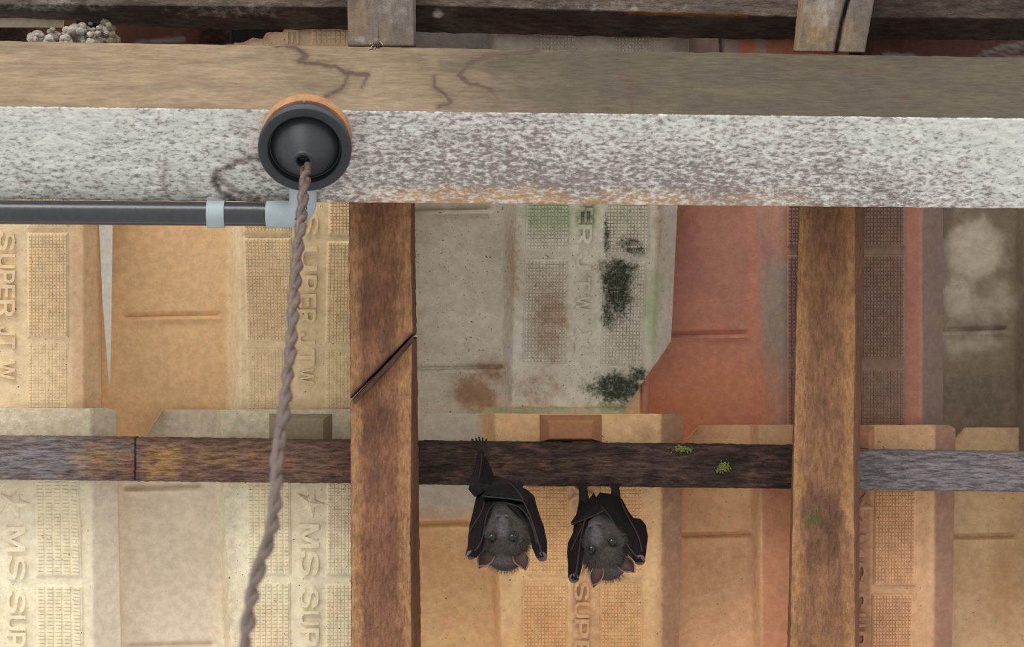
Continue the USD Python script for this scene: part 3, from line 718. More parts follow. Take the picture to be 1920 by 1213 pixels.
c24 = Tile("roof_tile", "khaki-brown clay tile in the lower right corner", lk, (802, 1480), (1774, 1925, 1950, 2230, 2270), (1762, 1920, 1945, 2230, 2270), C2, masks={"m1": blobs([(1880, 1100, 30, 120, 0.6)])},
           mitre_tl=(35, 38), grooves=[(1776, 1904, 1004), (1776, 1904, 1300)], seed=10)

# -- top course, seen in the slit between the dark plank and the purlin
C0 = (-0.028, -0.042)
lk = tile_look("tile_broken_tan", S(212, 182, 146), S(204, 172, 134))
brk = lambda x: np.interp(x, [380, 452, 470, 476, 492, 496, 507, 530, 536, 545, 700], [90, 79, 74, 70, 75, 63, 60, 60, 50, 30, -60]) + (fb(x, x * 0, 7, 2) - 0.5) * 6
c01 = Tile("roof_tile", "broken tan clay tile with jagged edge left of the left rafter end", lk, (-60, 300), (380, 420, 450, 712, 750), (380, 420, 450, 712, 750), C0, ytop=brk, seed=11)
c01.panel(583, 660, -50, 84, 8, 16); c01.text([("E", 52, 82), ("R", 92, 120)], 536, 560)
lk = tile_look("tile_grey_dark_hollow", S(176, 166, 150), S(164, 154, 140), m1=S(112, 106, 98))  # light grey overall, darker grey in the hollow
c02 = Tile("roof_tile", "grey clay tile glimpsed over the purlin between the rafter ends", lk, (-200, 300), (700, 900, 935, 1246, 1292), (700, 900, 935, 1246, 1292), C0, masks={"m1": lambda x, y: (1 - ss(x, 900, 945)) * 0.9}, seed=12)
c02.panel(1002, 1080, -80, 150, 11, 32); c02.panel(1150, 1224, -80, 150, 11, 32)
lk = tile_look("tile_orange_grey", S(164, 138, 124), S(150, 126, 116), m1=S(176, 100, 66), m2=S(60, 52, 54))
c03 = Tile("roof_tile", "orange and grey stained tile glimpsed just left of the right rafter end", lk, (-200, 300), (1284, 1345, 1362, 1560, 1592), (1284, 1345, 1362, 1560, 1592), C0,
           masks={"m1": lambda x, y: np.maximum(blobs([(1400, 88, 22, 24, 0.9)])(x, y), ss(x, 1432, 1440) * 0.9), "m2": lambda x, y: lines([(1.0, [(1350, 60), (1352, 110)])], 2, 1)(x, y)}, seed=13)

# ridge tiles (curved), added black shade board behind the broken tile, mortar
def shell(name, label, xs, ya, yb, w0, sag, look, masks=None, cat="ridge tile", thick=0.008, nx=40, tilt=0.0):
    x, q = np.meshgrid(np.linspace(xs[0], xs[1], nx), np.linspace(0, 1, 24))
    y = ya + (yb - ya) * q
    w = w0 - sag * np.sin(np.pi * q) + tilt * (x - xs[0]) / (xs[1] - xs[0]) + (fb(x, y, 40, 3) - 0.5) * 0.001
    fr = P(x, y, w); bk = fr.copy(); bk[..., 2] -= thick
    rr, cc = x.shape
    vv = np.concatenate([fr.reshape(-1, 3), bk.reshape(-1, 3)])
    i, j = np.meshgrid(np.arange(rr - 1), np.arange(cc - 1), indexing="ij")
    a = i * cc + j
    f1 = np.concatenate([np.stack([a, a + cc, a + cc + 1], -1).reshape(-1, 3), np.stack([a, a + cc + 1, a + 1], -1).reshape(-1, 3)])
    n = rr * cc
    ring = np.concatenate([np.arange(cc), np.arange(1, rr) * cc + cc - 1, (rr - 1) * cc + np.arange(cc - 2, -1, -1), np.arange(rr - 2, 0, -1) * cc])
    nx_ = np.roll(ring, -1)
    f2 = np.concatenate([np.stack([ring, nx_, nx_ + n], -1), np.stack([ring, nx_ + n, ring + n], -1)])
    th = Thing(name, label, cat, P((xs[0] + xs[1]) / 2, (ya + yb) / 2, w0), solo=True)
    th.part("body", (vv, np.vstack([f1, f1[:, ::-1] + n, f2])), look, smooth=40, masks=masks)
    return th


lk = tile_look("ridge_terracotta", S(122, 80, 66), S(108, 72, 62), m1=S(150, 148, 146), m2=S(44, 36, 36))
shell("ridge_tile", "curved terracotta ridge tile glimpsed right of the mortar lumps", (205, 432), 20, 150, -0.036, 0.03, lk, masks={"m1": lambda x, y: lines([(0.9, [(255, 82), (300, 78), (345, 73)])], 3, 3)(x, y), "m2": lambda x, y: ss(x, 330, 410) * 0.95})  # right end fades to black: shade of the gap painted into the colour
shell("ridge_tile", "dark red ridge tile in the gap left of the mortar lumps", (-90, 140), 10, 150, -0.060, 0.03, lk, masks={"m2": lambda x, y: 0.9 * (1 - ss(x, 20, 90))})
shell("ridge_tile", "curved terracotta ridge tile streaked with cement, right of the right rafter end", (1556, 2010), 40, 170, -0.034, 0.024, lk,
      masks={"m1": lambda x, y: np.maximum(lines([(0.9, [(1830, 107), (1870, 92), (1920, 78)]), (0.9, [(1660, 100), (1715, 106)]), (0.6, [(1860, 110), (1920, 88)]), (0.8, [(1890, 108), (1925, 108)])], 3, 5)(x, y), 0.0), "m2": lambda x, y: (1 - ss(x, 1600, 1650)) * 0.8})
gap_shade = plain("gap_shade_black", S(20, 16, 17), 0.95, 0.1)
shell("gap_shade_board", "added black board giving the shade deep in the gap behind the broken tile", (-90, 720), -120, 190, -0.105, 0.0, gap_shade, cat="board")  # added sheet: paints the gap's shade black and hides the sky
lk = tile_look("tile_chip_grey", S(168, 154, 132), S(158, 146, 126))
chip = shell("tile_fragment", "thin pale broken tile edge above the mortar lumps at top left", (-90, 118), 26, 50, -0.030, 0.0, lk, cat="tile fragment", thick=0.006)

rng = np.random.default_rng(5)
mort = Thing("mortar", "lumpy grey-white mortar on the purlin at top left", "mortar", P(140, 70, -0.01), solo=True)
ml = looks("mortar_grey", S(176, 171, 163), S(150, 143, 132), n1=60, n2=300, n3=900, fine=(0.8, 1.1), rough=0.95, bump=0.001, masks=[("m1", S(128, 116, 98), 0.6, 200, ONE)])
lump = []
for k in range(110):
    cx = 58 + rng.random() * 160
    top = np.interp(cx, [45, 75, 115, 150, 205, 235], [72, 58, 48, 46, 40, 66])
    cy = top + (80 - top) * rng.random() ** 0.8
    m = trimesh.creation.icosphere(3, 1.0)
    r = 0.0014 + 0.0026 * rng.random() ** 1.5
    nv = m.vertices * (1 + 0.55 * (meshkit.fbm(m.vertices * 1.6 + k * 3.1, 4, k) - 0.5)[:, None] * 2 * 0.6)
    m.vertices = nv * r * np.array([1.15, 1, 1]) + P(cx, cy, -0.016 + 0.012 * rng.random())
    lump.append(m)
mort.part("lumps", trimesh.util.concatenate(lump), ml, smooth=True, masks={"m1": lambda x, y: ss(x, 196, 222) * 0.8 + (1 - ss(y, 44, 60)) * 0.5}, kind="stuff")

# ------------------------------------------------------------------ conduit along the purlin
pipe_look = plain("pipe_black", S(48, 50, 58), 0.28, 0.6, noise=0.15, bump=0.0001)
blue_look = plain("fitting_blue_grey", S(158, 172, 178), 0.6, 0.4, noise=0.1, scale=120)
R_P = 0.0086
_mid = beam_section(300, b_top(300), b_near(300), b_far(300))
ax0, ax1 = P(-90, 397, 0.1145), P(546, 402, 0.1145)
cond = Thing("conduit", "black electrical conduit along the purlin's lower edge with pale blue-grey elbow and clip", "conduit pipe", P(300, 400, 0.1145))
cond.part("pipe", tube([ax0 + (ax1 - ax0) * k for k in np.linspace(0, 0.93, 30)], R_P, 32), pipe_look, smooth=60, label="glossy black pipe")
cl0, cl1 = P(388, 413, 0.1145), P(422, 413.4, 0.1145)
ang = np.linspace(0, 2 * np.pi, 40)
def sleeve(x0, x1, y0, y1, ri, ro):
    a, b = P(x0, y0, 0.1145), P(x1, y1, 0.1145)
    return tube([a, a + (b - a) * 0.02, a + (b - a) * 0.5, a + (b - a) * 0.98, b], [ri, ro, ro, ro, ri], 40)
cond.part("clip", sleeve(388, 422, 401.5, 401.8, R_P, R_P + 0.0013), blue_look, smooth=40, label="pale blue-grey clip")
e0 = P(499, 401.6, 0.1145)
bend = P(569, 401.6, 0.1145)
dirx = np.array([1, 0, 0.])
path = [e0, e0 + dirx * 0.001, e0 + dirx * 0.010]
r_b = 0.0105
cen = bend - dirx * r_b
for a in np.linspace(0, np.pi / 2, 12):
    path.append(cen + dirx * r_b * math.sin(a) + (-EAVE) * r_b * (1 - math.cos(a)))
path.append(path[-1] - EAVE * 0.016)
cond.part("elbow", tube(path, [R_P, 0.0097] + [0.0097] * (len(path) - 2), 40), blue_look, smooth=40, label="pale blue-grey elbow turning to the rose")

# ------------------------------------------------------------------ ceiling rose
un0 = _mid[1]
base_c = plane_hit(575, 252, un0, DOWN)
def lathe(profile, origin, n=96):
    r, z = np.array(profile, float).T
    a = np.arange(n) * 2 * np.pi / n
    v = origin + (r[:, None] * np.cos(a))[..., None] * np.array([1, 0, 0.]) + (r[:, None] * np.sin(a))[..., None] * EAVE + np.broadcast_to(z[:, None, None], (len(r), n, 1)) * DOWN
    k = len(r)
    i, j = np.meshgrid(np.arange(k - 1), np.arange(n), indexing="ij")
    q, q2 = i * n + j, i * n + (j + 1) % n
    f = np.concatenate([np.stack([q, q2, q2 + n], -1).reshape(-1, 3), np.stack([q, q2 + n, q + n], -1).reshape(-1, 3)])
    m = trimesh.Trimesh(v.reshape(-1, 3), f, process=True)
    m.update_faces(m.nondegenerate_faces())
    trimesh.repair.fix_normals(m)
    return m


rose = Thing("ceiling_rose", "black round ceiling rose on a wooden block under the purlin", "ceiling rose", base_c)
wood_o = looks("rose_block_wood", S(172, 128, 90), S(150, 108, 74), fine=(0.8, 1.15), scale=(40, 40, 40), n1=0.8, n2=6, n3=600, rough=0.8, bump=0.0004)
rose_black = looks("rose_black_plastic", S(45, 47, 53), S(40, 42, 47), fine=(0.88, 1.1), n1=30, n2=200, n3=900, specks=S(150, 148, 142), speck_at=0.8, rough=0.5, bump=0.00012, spec=0.4)
rose.part("block", lathe([(0, 0), (0.0300, 0.0), (0.0318, 0.0008), (0.0320, 0.0080), (0.0312, 0.0098), (0.0285, 0.0102), (0.027, 0.010), (0, 0.010)], base_c), wood_o, smooth=40, label="turned orange-brown wooden block")
rose.part("cup", lathe([(0.028, 0.0100), (0.0295, 0.0102), (0.0300, 0.0115), (0.0300, 0.0165), (0.0304, 0.0175), (0.0322, 0.0182), (0.0328, 0.0195), (0.0328, 0.0232), (0.0322, 0.0246), (0.0308, 0.0252), (0.0270, 0.0252), (0.0259, 0.0246), (0.0254, 0.0232),
                        (0.0250, 0.0190), (0.0243, 0.0188), (0.0205, 0.0245), (0.0160, 0.0310), (0.0110, 0.0368), (0.0075, 0.0400), (0.0068, 0.0412), (0.0066, 0.0420), (0.0052, 0.0424), (0.0046, 0.0418), (0.0042, 0.0400), (0.0040, 0.0330), (0.0001, 0.0320)], base_c), rose_black, smooth=35)
hole = base_c + DOWN * 0.040
knob_c = base_c + DOWN * 0.0102 - EAVE * 0.0306
m = trimesh.creation.icosphere(2, 0.0016); m.vertices = m.vertices * [0.8, 1.2, 1] + knob_c
rose.part("screw", m, plain("screw_grey", S(120, 116, 104), 0.6), smooth=True)


# ------------------------------------------------------------------ hanging helpers
class Hang:
    """Points on the plumb plane through a holding point; dw moves them towards the camera."""
    def __init__(self, p0):
        self.p0 = np.asarray(p0, float)

    def __call__(self, px, py, dw=0.0):
        px, py, dw = np.broadcast_arrays(np.asarray(px, float), np.asarray(py, float), np.asarray(dw, float))
        k = (H / 2 - py) / F
        L = (self.p0[1] - k * (D - self.p0[2])) / (SN - k * CS)
        return P(px, py, self.p0[2] + CS * L + dw)


hg = Hang(hole)
cord_px = np.array([(573, 312), (571, 345), (566, 400), (560, 460), (555, 520), (549, 600), (545, 660), (538, 720), (532, 780), (526, 815), (521, 850), (519, 900), (514, 960), (505, 1010), (487, 1060), (472, 1120), (463, 1180), (455, 1260)], float)
cp = smooth_path(hg(cord_px[:, 0], cord_px[:, 1]), 700)
cord_look = looks("cord_brown", S(86, 64, 48), S(66, 49, 38), n1=60, n2=300, n3=900, fine=(0.65, 1.25), rough=0.32, spec=0.6, bump=0.0006)
cord = Thing("pendant_cord", "brown twisted flex cord hanging from the black ceiling rose", "cord", hole)
arc = np.concatenate([[0], np.cumsum(np.linalg.norm(np.diff(cp, axis=0), axis=1))])
rngc = np.random.default_rng(3)
wob = np.interp(arc, np.linspace(0, arc[-1], 60), rngc.normal(0, 0.35, 60))
ph = 2 * np.pi * arc / 0.047 + wob
tn = np.gradient(cp, axis=0); tn /= np.linalg.norm(tn, axis=1, keepdims=True)
A_ = np.cross(tn, [0, 0, 1.0]); A_ /= np.linalg.norm(A_, axis=1, keepdims=True)
B_ = np.cross(tn, A_)
for sgn in (0, np.pi):
    off = 0.0018 * (np.cos(ph + sgn)[:, None] * A_ + np.sin(ph + sgn)[:, None] * B_)
    rad = 0.0024 + np.interp(arc, np.linspace(0, arc[-1], 90), rngc.normal(0, 0.00022, 90))
    cord.part("strand", tube(cp + off, np.clip(rad, 0.0012, 0.003), 12), cord_look, smooth=60)
fr_v = []
for k in range(12):
    i = rngc.integers(5, 330)
    d = A_[i] * rngc.normal() + B_[i] * rngc.normal(); d /= np.linalg.norm(d)
    q = cp[i] + d * 0.003
    fr_v.append(tube([q, q + d * 0.0008 + tn[i] * 0.001, q + d * 0.0015 + tn[i] * 0.003], [0.0008, 0.0006, 0.0002], 6))
cord.part("frayed_cover", trimesh.util.concatenate(fr_v), cord_look, smooth=60, kind="stuff")

# ------------------------------------------------------------------ bats
membrane = plain("bat_membrane", (0.0050, 0.0042, 0.0048), 0.6, 0.12, noise=0.25, bump=0.0004, scale=500.0)
bone_look = plain("bat_finger", S(48, 37, 37), 0.6, 0.2, noise=0.2)
fur_look = looks("bat_fur_skin", S(70, 65, 62), S(58, 53, 50), n1=90, n2=500, n3=1500, fine=(0.7, 1.2), rough=0.95, bump=0.0004, spec=0.15, masks=[("dark", S(30, 26, 25), 0.4, 200, ONE, 0.5), ("face", S(92, 86, 90), 0.4, 200, ONE, 0.6)])
wrist_look = plain("bat_wrist_skin", S(84, 72, 78), 0.6, 0.2, noise=0.2, scale=600)
ear_look = plain("bat_ear_skin", S(58, 39, 35), 0.6, 0.3, noise=0.15)
rim_look = plain("bat_ear_rim", S(110, 92, 84), 0.6, 0.3)
foot_look = plain("bat_foot_skin", S(40, 33, 33), 0.6, 0.3)
usdkit.material(stage, "/World/Looks/bat_eye", {"p": ("principled_bsdf", {"base_color": (0.014, 0.015, 0.011), "roughness": 0.06, "specular_ior_level": 0.35})}, surface="p.BSDF")
usdkit.material(stage, "/World/Looks/bat_hair", {"p": ("principled_bsdf", {"base_color": S(78, 72, 66), "roughness": 0.8, "specular_ior_level": 0.2})}, surface="p.BSDF")


def hulls(joints, bones, length=0.0013, it=12):
    parts = []
    for a, b in bones:
        sp = [m3.Manifold.sphere(joints[k][1], 28).translate(list(map(float, joints[k][0]))) for k in (a, b)]
        parts.append(m3.Manifold.batch_hull(sp))
    s = m3.Manifold.batch_boolean(parts, m3.OpType.Add).refine_to_length(length)
    q = s.to_mesh()
    m = trimesh.Trimesh(np.array(q.vert_properties[:, :3], float), np.array(q.tri_verts), process=True)
    trimesh.smoothing.filter_taubin(m, 0.5, 0.53, it)
    return m


def resample(p, n):
    p = np.asarray(p, float)
    d = np.concatenate([[0], np.cumsum(np.linalg.norm(np.diff(p[:, :2], axis=0), axis=1))])
    t = np.linspace(0, d[-1], n)
    return np.stack([np.interp(t, d, p[:, k]) for k in range(p.shape[1])], 1)


def loft(hg, A, B, n=46, m=16, bulge=0.006, folds=0.0012, nf=3, thick=0.0011, seed=0):
    """A membrane between two edge lines (x, y, dw)."""
    a, b = resample(A, n), resample(B, n)
    t = np.linspace(0, 1, m)[None, :, None]
    g = a[:, None] * (1 - t) + b[:, None] * t
    tt = t[..., 0]
    dw = g[..., 2] + bulge * np.sin(np.pi * tt) + folds * np.sin(2 * np.pi * nf * tt + 0.6) * np.sin(np.pi * tt)
    fr, bk = hg(g[..., 0], g[..., 1], dw), hg(g[..., 0], g[..., 1], dw - thick)
    edge = np.minimum(tt, 1 - tt) < 1e-9
    v = np.concatenate([fr.reshape(-1, 3), bk.reshape(-1, 3)])
    i, j = np.meshgrid(np.arange(n - 1), np.arange(m - 1), indexing="ij")
    q = i * m + j
    f1 = np.concatenate([np.stack([q, q + m, q + m + 1], -1).reshape(-1, 3), np.stack([q, q + m + 1, q + 1], -1).reshape(-1, 3)])
    N = n * m
    ring = np.concatenate([np.arange(m), np.arange(1, n) * m + m - 1, (n - 1) * m + np.arange(m - 2, -1, -1), np.arange(n - 2, 0, -1) * m])
    nx = np.roll(ring, -1)
    f = np.vstack([f1, f1[:, ::-1] + N, np.stack([ring, nx, nx + N], -1), np.stack([ring, nx + N, ring + N], -1)])
    mm = trimesh.Trimesh(v, f, process=False)
    if mm.volume < 0:
        mm = trimesh.Trimesh(v, f[:, ::-1], process=False)
    return mm, np.stack([g[..., 0].ravel(), g[..., 1].ravel(), dw.ravel()], 1)


def bone(hg, surf, pts, r0=0.0007, r1=0.0005, lift=0.0001):
    p = smooth_path(np.array(pts, float), 40)
    pp = np.vstack(surf)
    dw = np.array([pp[np.argsort(((pp[:, :2] - q) ** 2).sum(1))[:4], 2].max() for q in p])
    from scipy.ndimage import gaussian_filter1d
    dw = gaussian_filter1d(dw, 3) + lift
    return tube(hg(p[:, 0], p[:, 1], dw), np.linspace(r0, r1, 40), 8)


def ear(hg, bx, by, tx, ty, dw, wid=0.0048, side=1):
    a, b = hg(bx, by, dw), hg(tx, ty, dw + 0.001)
    ax = b - a; L = np.linalg.norm(ax); ax /= L
    nz = np.array([0, 0, 1.0]) - ax * ax[2]; nz /= np.linalg.norm(nz)
    sd = np.cross(ax, nz)
    n, m = 22, 15
    u, s = np.meshgrid(np.linspace(0, 1, n), np.linspace(-1, 1, m), indexing="ij")
    width = wid * (0.62 + 0.38 * np.sin(np.pi * np.clip(u * 0.9 + 0.1, 0, 1))) * np.sqrt(np.clip(1 - u ** 3.2, 0, 1))
    x, y = s * width, u * L
    z = -0.0026 * (1 - s ** 2) * np.sin(np.pi * np.clip(u, 0.02, 1) * 0.9) + 0.0012 * side * s
    fr = a + x[..., None] * sd + y[..., None] * ax + z[..., None] * nz
    bk = fr - nz * 0.0008
    N = n * m
    v = np.concatenate([fr.reshape(-1, 3), bk.reshape(-1, 3)])
    i, j = np.meshgrid(np.arange(n - 1), np.arange(m - 1), indexing="ij")
    q = i * m + j
    f1 = np.concatenate([np.stack([q, q + m, q + m + 1], -1).reshape(-1, 3), np.stack([q, q + m + 1, q + 1], -1).reshape(-1, 3)])
    ring = np.concatenate([np.arange(m), np.arange(1, n) * m + m - 1, (n - 1) * m + np.arange(m - 2, -1, -1), np.arange(n - 2, 0, -1) * m])
    nx = np.roll(ring, -1)
    f = np.vstack([f1, f1[:, ::-1] + N, np.stack([ring, nx, nx + N], -1), np.stack([ring, nx + N, ring + N], -1)])
    mm = trimesh.Trimesh(v, f, process=False)
    if mm.volume < 0:
        mm = trimesh.Trimesh(v, f[:, ::-1], process=False)
    rim = np.concatenate([fr[:, 0], fr[::-1, -1][1:]])
    return mm, tube(rim + nz * 0.0001, 0.00042, 6)


def fur(th, mesh, keep, n, length, seed, tip):
    rg = np.random.default_rng(seed)
    pts, fi = trimesh.sample.sample_surface(mesh, n * 2, seed=seed)
    nr = mesh.face_normals[fi]
    x, y = pix(pts)
    ok = keep(x, y, nr)
    pts, nr, x, y = pts[ok][:n], nr[ok][:n], x[ok][:n], y[ok][:n]
    flow = np.stack([(x - tip[0]), -(y - tip[1]), np.zeros_like(x)], -1)
    flow /= np.linalg.norm(flow, axis=1, keepdims=True) + 1e-9
    d = nr * 0.55 + flow * 0.9 + rg.normal(0, 0.25, nr.shape)
    d /= np.linalg.norm(d, axis=1, keepdims=True)
    L = length * (0.6 + 0.7 * rg.random(len(pts)))[:, None] * np.clip(np.hypot(x - tip[0], y - tip[1]) / 55, 0.3, 1)[:, None]
    c = np.stack([pts - nr * 0.0004, pts + d * L * 0.5 + nr * 0.0004, pts + d * L], 1) - th.base
    bc = UsdGeom.BasisCurves.Define(stage, th.path + "/fur")
    bc.CreateTypeAttr("linear")
    bc.CreateCurveVertexCountsAttr(Vt.IntArray.FromNumpy(np.full(len(c), 3, np.int32)))
    bc.CreatePointsAttr(Vt.Vec3fArray.FromNumpy(c.reshape(-1, 3).astype(np.float32)))
    wd = np.tile(np.array([0.00012, 0.00009, 0.00003], np.float32), len(c))
    bc.CreateWidthsAttr(Vt.FloatArray.FromNumpy(wd)); bc.SetWidthsInterpolation("vertex")
    UsdShade.MaterialBindingAPI.Apply(bc.GetPrim()).Bind(UsdShade.Material.Get(stage, "/World/Looks/bat_hair"))
    tag(bc.GetPrim(), kind="stuff")


def make_bat(label, p0, joints, bones, wings, eyes, nostrils, ears, wrists, feet, fur_c, fur_r, tip, dark, face, seed):
    hg = Hang(p0)
    th = Thing("bat", label, "bat", p0)
    J = {k: (hg(x, y, dw), r) for k, (x, y, dw, r) in joints.items()}
    body = hulls(J, bones)
    th.part("body", body, fur_look, smooth=True, masks={"dark": dark, "face": face})
    for sheets, bl in wings:
        surf, ms = [], []
        for A, B, kw in sheets:
            m, pts = loft(hg, A, B, **kw)
            ms.append(m); surf.append(pts)
        wp = th.part("wing", trimesh.util.concatenate(ms), membrane, smooth=50)
        for b in bl:
            th.part("finger", bone(hg, surf, b), bone_look, smooth=60, parent=wp)
    for x, y, dw, r in wrists:
        m = trimesh.creation.icosphere(3, 1.0)
        m.vertices *= (1 + 0.25 * (meshkit.fbm(m.vertices * 2.2, 3, seed) - 0.5))[:, None]
        m.vertices = m.vertices * [r * 1.05, r, r] + hg(x, y, dw)
        th.part("wrist", m, wrist_look, smooth=True, label="greyish pink wrist pad")
    bx, by = pix(np.asarray(body.vertices))

    def on_skin(x, y, sink):
        near = np.hypot(bx - x, by - y) < 5
        return P(x, y, body.vertices[near, 2].max() - sink)
    for x, y, dw, r in eyes:
        ec = on_skin(x, y, r * 0.55)
        m = trimesh.creation.icosphere(4, r); m.vertices += ec
        ep = th.part("eye", m, "/World/Looks/bat_eye", smooth=True, label="shiny dark eye")
        a = np.linspace(0, 2 * np.pi, 33)[:-1]
        c = ec + np.array([0, 0, r * 0.3])
        lid = trimesh.creation.torus(r * 1.0, r * 0.2, 32, 10)
        lid.vertices += c
        th.part("eyelid", lid, foot_look, smooth=True, parent=ep)
    ns = []
    for x, y, dw, r in nostrils:
        m = trimesh.creation.torus(r, r * 0.55, 20, 10)
        m.apply_transform(trimesh.transformations.rotation_matrix(0.9, [1, 0, 0]))
        m.vertices += on_skin(x, y, r * 0.6); ns.append(m)
    th.part("nose", trimesh.util.concatenate(ns), wrist_look, smooth=True)
    for e in ears:
        m, rim = ear(hg, *e)
        ep = th.part("ear", m, ear_look, smooth=50, label="dark reddish ear")
        th.part("ear_rim", rim, rim_look, smooth=True, parent=ep)
    for toes in feet:
        ms = [tube(hg(*smooth_path(np.array(t_[0], float), 14).T), np.linspace(t_[1], t_[2], 14), 8) for t_ in toes]
        th.part("foot", trimesh.util.concatenate(ms), foot_look, smooth=60)
    fur(th, body, lambda x, y, n: (np.hypot(x - fur_c[0], y - fur_c[1]) < fur_r) & (n[:, 2] > -0.75) & (face(x, y) < 0.35) & (np.min([np.hypot(x - e[0], y - e[1]) for e in eyes], 0) > 11), 4200, 0.0034, seed, tip)


# left bat: one foot stretched up over the batten's top edge
LB = P(898, 829, 0.0035)
A_out = [(872, 1041, .012), (877, 1024, .012), (878, 1006, .010), (880, 984, .006), (885, 966, .002), (890, 944, -.004), (894, 926, -.008)]
A_in = [(893, 1046, .014), (905, 1032, .016), (908, 1017, .018), (913, 988, .018), (920, 966, .016), (930, 948, .010), (938, 938, .004)]
B_out = [(1026, 1043, .012), (1026, 1017, .012), (1020, 988, .010), (1012, 966, .006), (1006, 948, .002), (1002, 930, -.002), (987, 917, -.006), (958, 905, -.008)]
B_in = [(1006, 1046, .014), (998, 1028, .016), (992, 999, .018), (987, 966, .018), (978, 953, .016), (957, 945, .014), (938, 942, .010), (930, 938, .008)]
make_bat("left bat hanging upside down, one leg stretched over the dark batten, wings folded", LB,
         {"rump": (928, 915, -.022, .009), "belly": (946, 945, -.026, .018), "chest": (947, 985, -.018, .018), "head": (948, 1016, .004, .0162), "brow": (948, 1032, -.003, .0148), "cheek": (931, 1012, .011, .0098), "cheek2": (964, 1012, .011, .0098), "mz": (944, 992, .0255, .0078), "tip": (943, 974, .0395, .0054), "lipl": (935, 981, .0315, .0050), "lipr": (952, 981, .0315, .0050),
          "hip": (912, 925, -.008, .0065), "knee": (890, 913, .000, .0040), "ank": (902, 850, .001, .0022), "hip2": (965, 925, -.012, .006), "ank2": (974, 909, -.010, .0024)},
         [("rump", "belly"), ("belly", "chest"), ("chest", "head"), ("head", "brow"), ("head", "cheek"), ("head", "cheek2"), ("head", "mz"), ("mz", "tip"), ("cheek", "lipl"), ("cheek2", "lipr"), ("lipl", "tip"), ("lipr", "tip"), ("rump", "hip"), ("hip", "knee"), ("knee", "ank"), ("belly", "hip2"), ("hip2", "ank2")],
         [([(A_out, A_in, dict(bulge=.006)), ([(892, 870, .002), (884, 899, .002), (878, 917, .000), (890, 932, -.002)], [(911, 854, .002), (918, 872, .001), (925, 888, .001), (930, 906, .000)], dict(bulge=.003, folds=.0006))],
           [[(889, 1034), (908, 992), (913, 966), (927, 944)], [(880, 1000), (888, 985), (900, 966), (908, 940)], [(903, 852), (901, 880), (894, 910)]]),
          ([(B_out, B_in, dict(bulge=.006)), ([(904, 927, .010), (920, 914, .010), (935, 908, .009), (957, 905, .006), (980, 916, .008), (990, 928, .012)], [(904, 932, .012), (925, 933, .016), (949, 935, .019), (962, 938, .020), (980, 941, .020), (990, 952, .020)], dict(bulge=.004, nf=2)),
            ([(950, 946, .018), (955, 944, .019), (964, 944, .020)], [(966, 960, .022), (975, 970, .024), (986, 985, .024)], dict(bulge=.002, folds=.0002))],
           [[(1016, 1038), (1006, 1005), (998, 979), (980, 939)], [(904, 930), (930, 933), (951, 935), (980, 939)], [(1007, 1020), (991, 972), (980, 957), (953, 945)], [(982, 939), (967, 917), (956, 906)]])],
         [(923, 1008, 0, .0033), (961, 1008, 0, .0033)], [(934, 969, .0235, .0013), (950, 969, .0235, .0013)],
         [(918, 1034, 901, 1063, .004, .0052, -1), (973, 1036, 983, 1066, .004, .0054, 1)], [(883, 1041, .0135, .0033), (1016, 1044, .0135, .0035)],
         [[([(902, 848, .001), (894, 838, .001), (885, 823, .002)], .0014, .0006), ([(902, 846, .001), (898, 836, .001), (892, 822, .002)], .0014, .0006), ([(902, 846, .001), (901, 834, .001), (898, 820, .002)], .0014, .0006), ([(903, 846, .001), (905, 834, .001), (905, 821, .002)], .0014, .0006), ([(904, 848, .001), (909, 836, .001), (912, 823, .002)], .0014, .0006)],
          [([(974, 912, -.012), (968, 905, -.014), (966, 899, -.018)], .0014, .0006), ([(975, 911, -.012), (975, 904, -.014), (975, 898, -.018)], .0014, .0006), ([(977, 912, -.012), (981, 905, -.014), (983, 899, -.018)], .0014, .0006)]],
         (948, 1020), 52, (944, 978), lambda x, y: np.maximum((1 - ss(y, 960, 985)) * (1 - blobs([(943, 975, 26, 30, 1)], 0.1)(x, y)), blobs([(923, 1006, 12, 13, .8), (961, 1006, 12, 13, .8), (943, 962, 14, 6, 0.8)], 0.2)(x, y)),
         blobs([(943, 985, 13, 26, .8), (947, 1052, 40, 10, .7)], 0.3), 4)

# right bat: head cocked to its left
RB = P(1120, 905, 0.003)
C_out = [(1065, 1083, .012), (1065, 1059, .012), (1063, 1035, .008), (1065, 1017, .004), (1074, 999, .000), (1077, 978, -.002), (1082, 958, -.004), (1086, 935, -.006)]
C_in = [(1084, 1088, .014), (1091, 1066, .016), (1093, 1044, .018), (1095, 1024, .018), (1099, 1000, .016), (1104, 980, .012), (1107, 965, .008), (1110, 950, .004)]
D_out = [(1209, 1054, .012), (1212, 1031, .008), (1215, 1006, .003), (1211, 984, -.001), (1202, 973, -.002), (1188, 971, .001), (1178, 958, .002), (1167, 936, .000), (1155, 928, -.002), (1125, 923, -.004)]
D_in = [(1191, 1054, .014), (1174, 1035, .018), (1158, 1005, .022), (1150, 995, .022), (1143, 986, .022), (1132, 977, .020), (1120, 971, .018), (1112, 966, .014), (1104, 962, .010), (1100, 955, .006)]
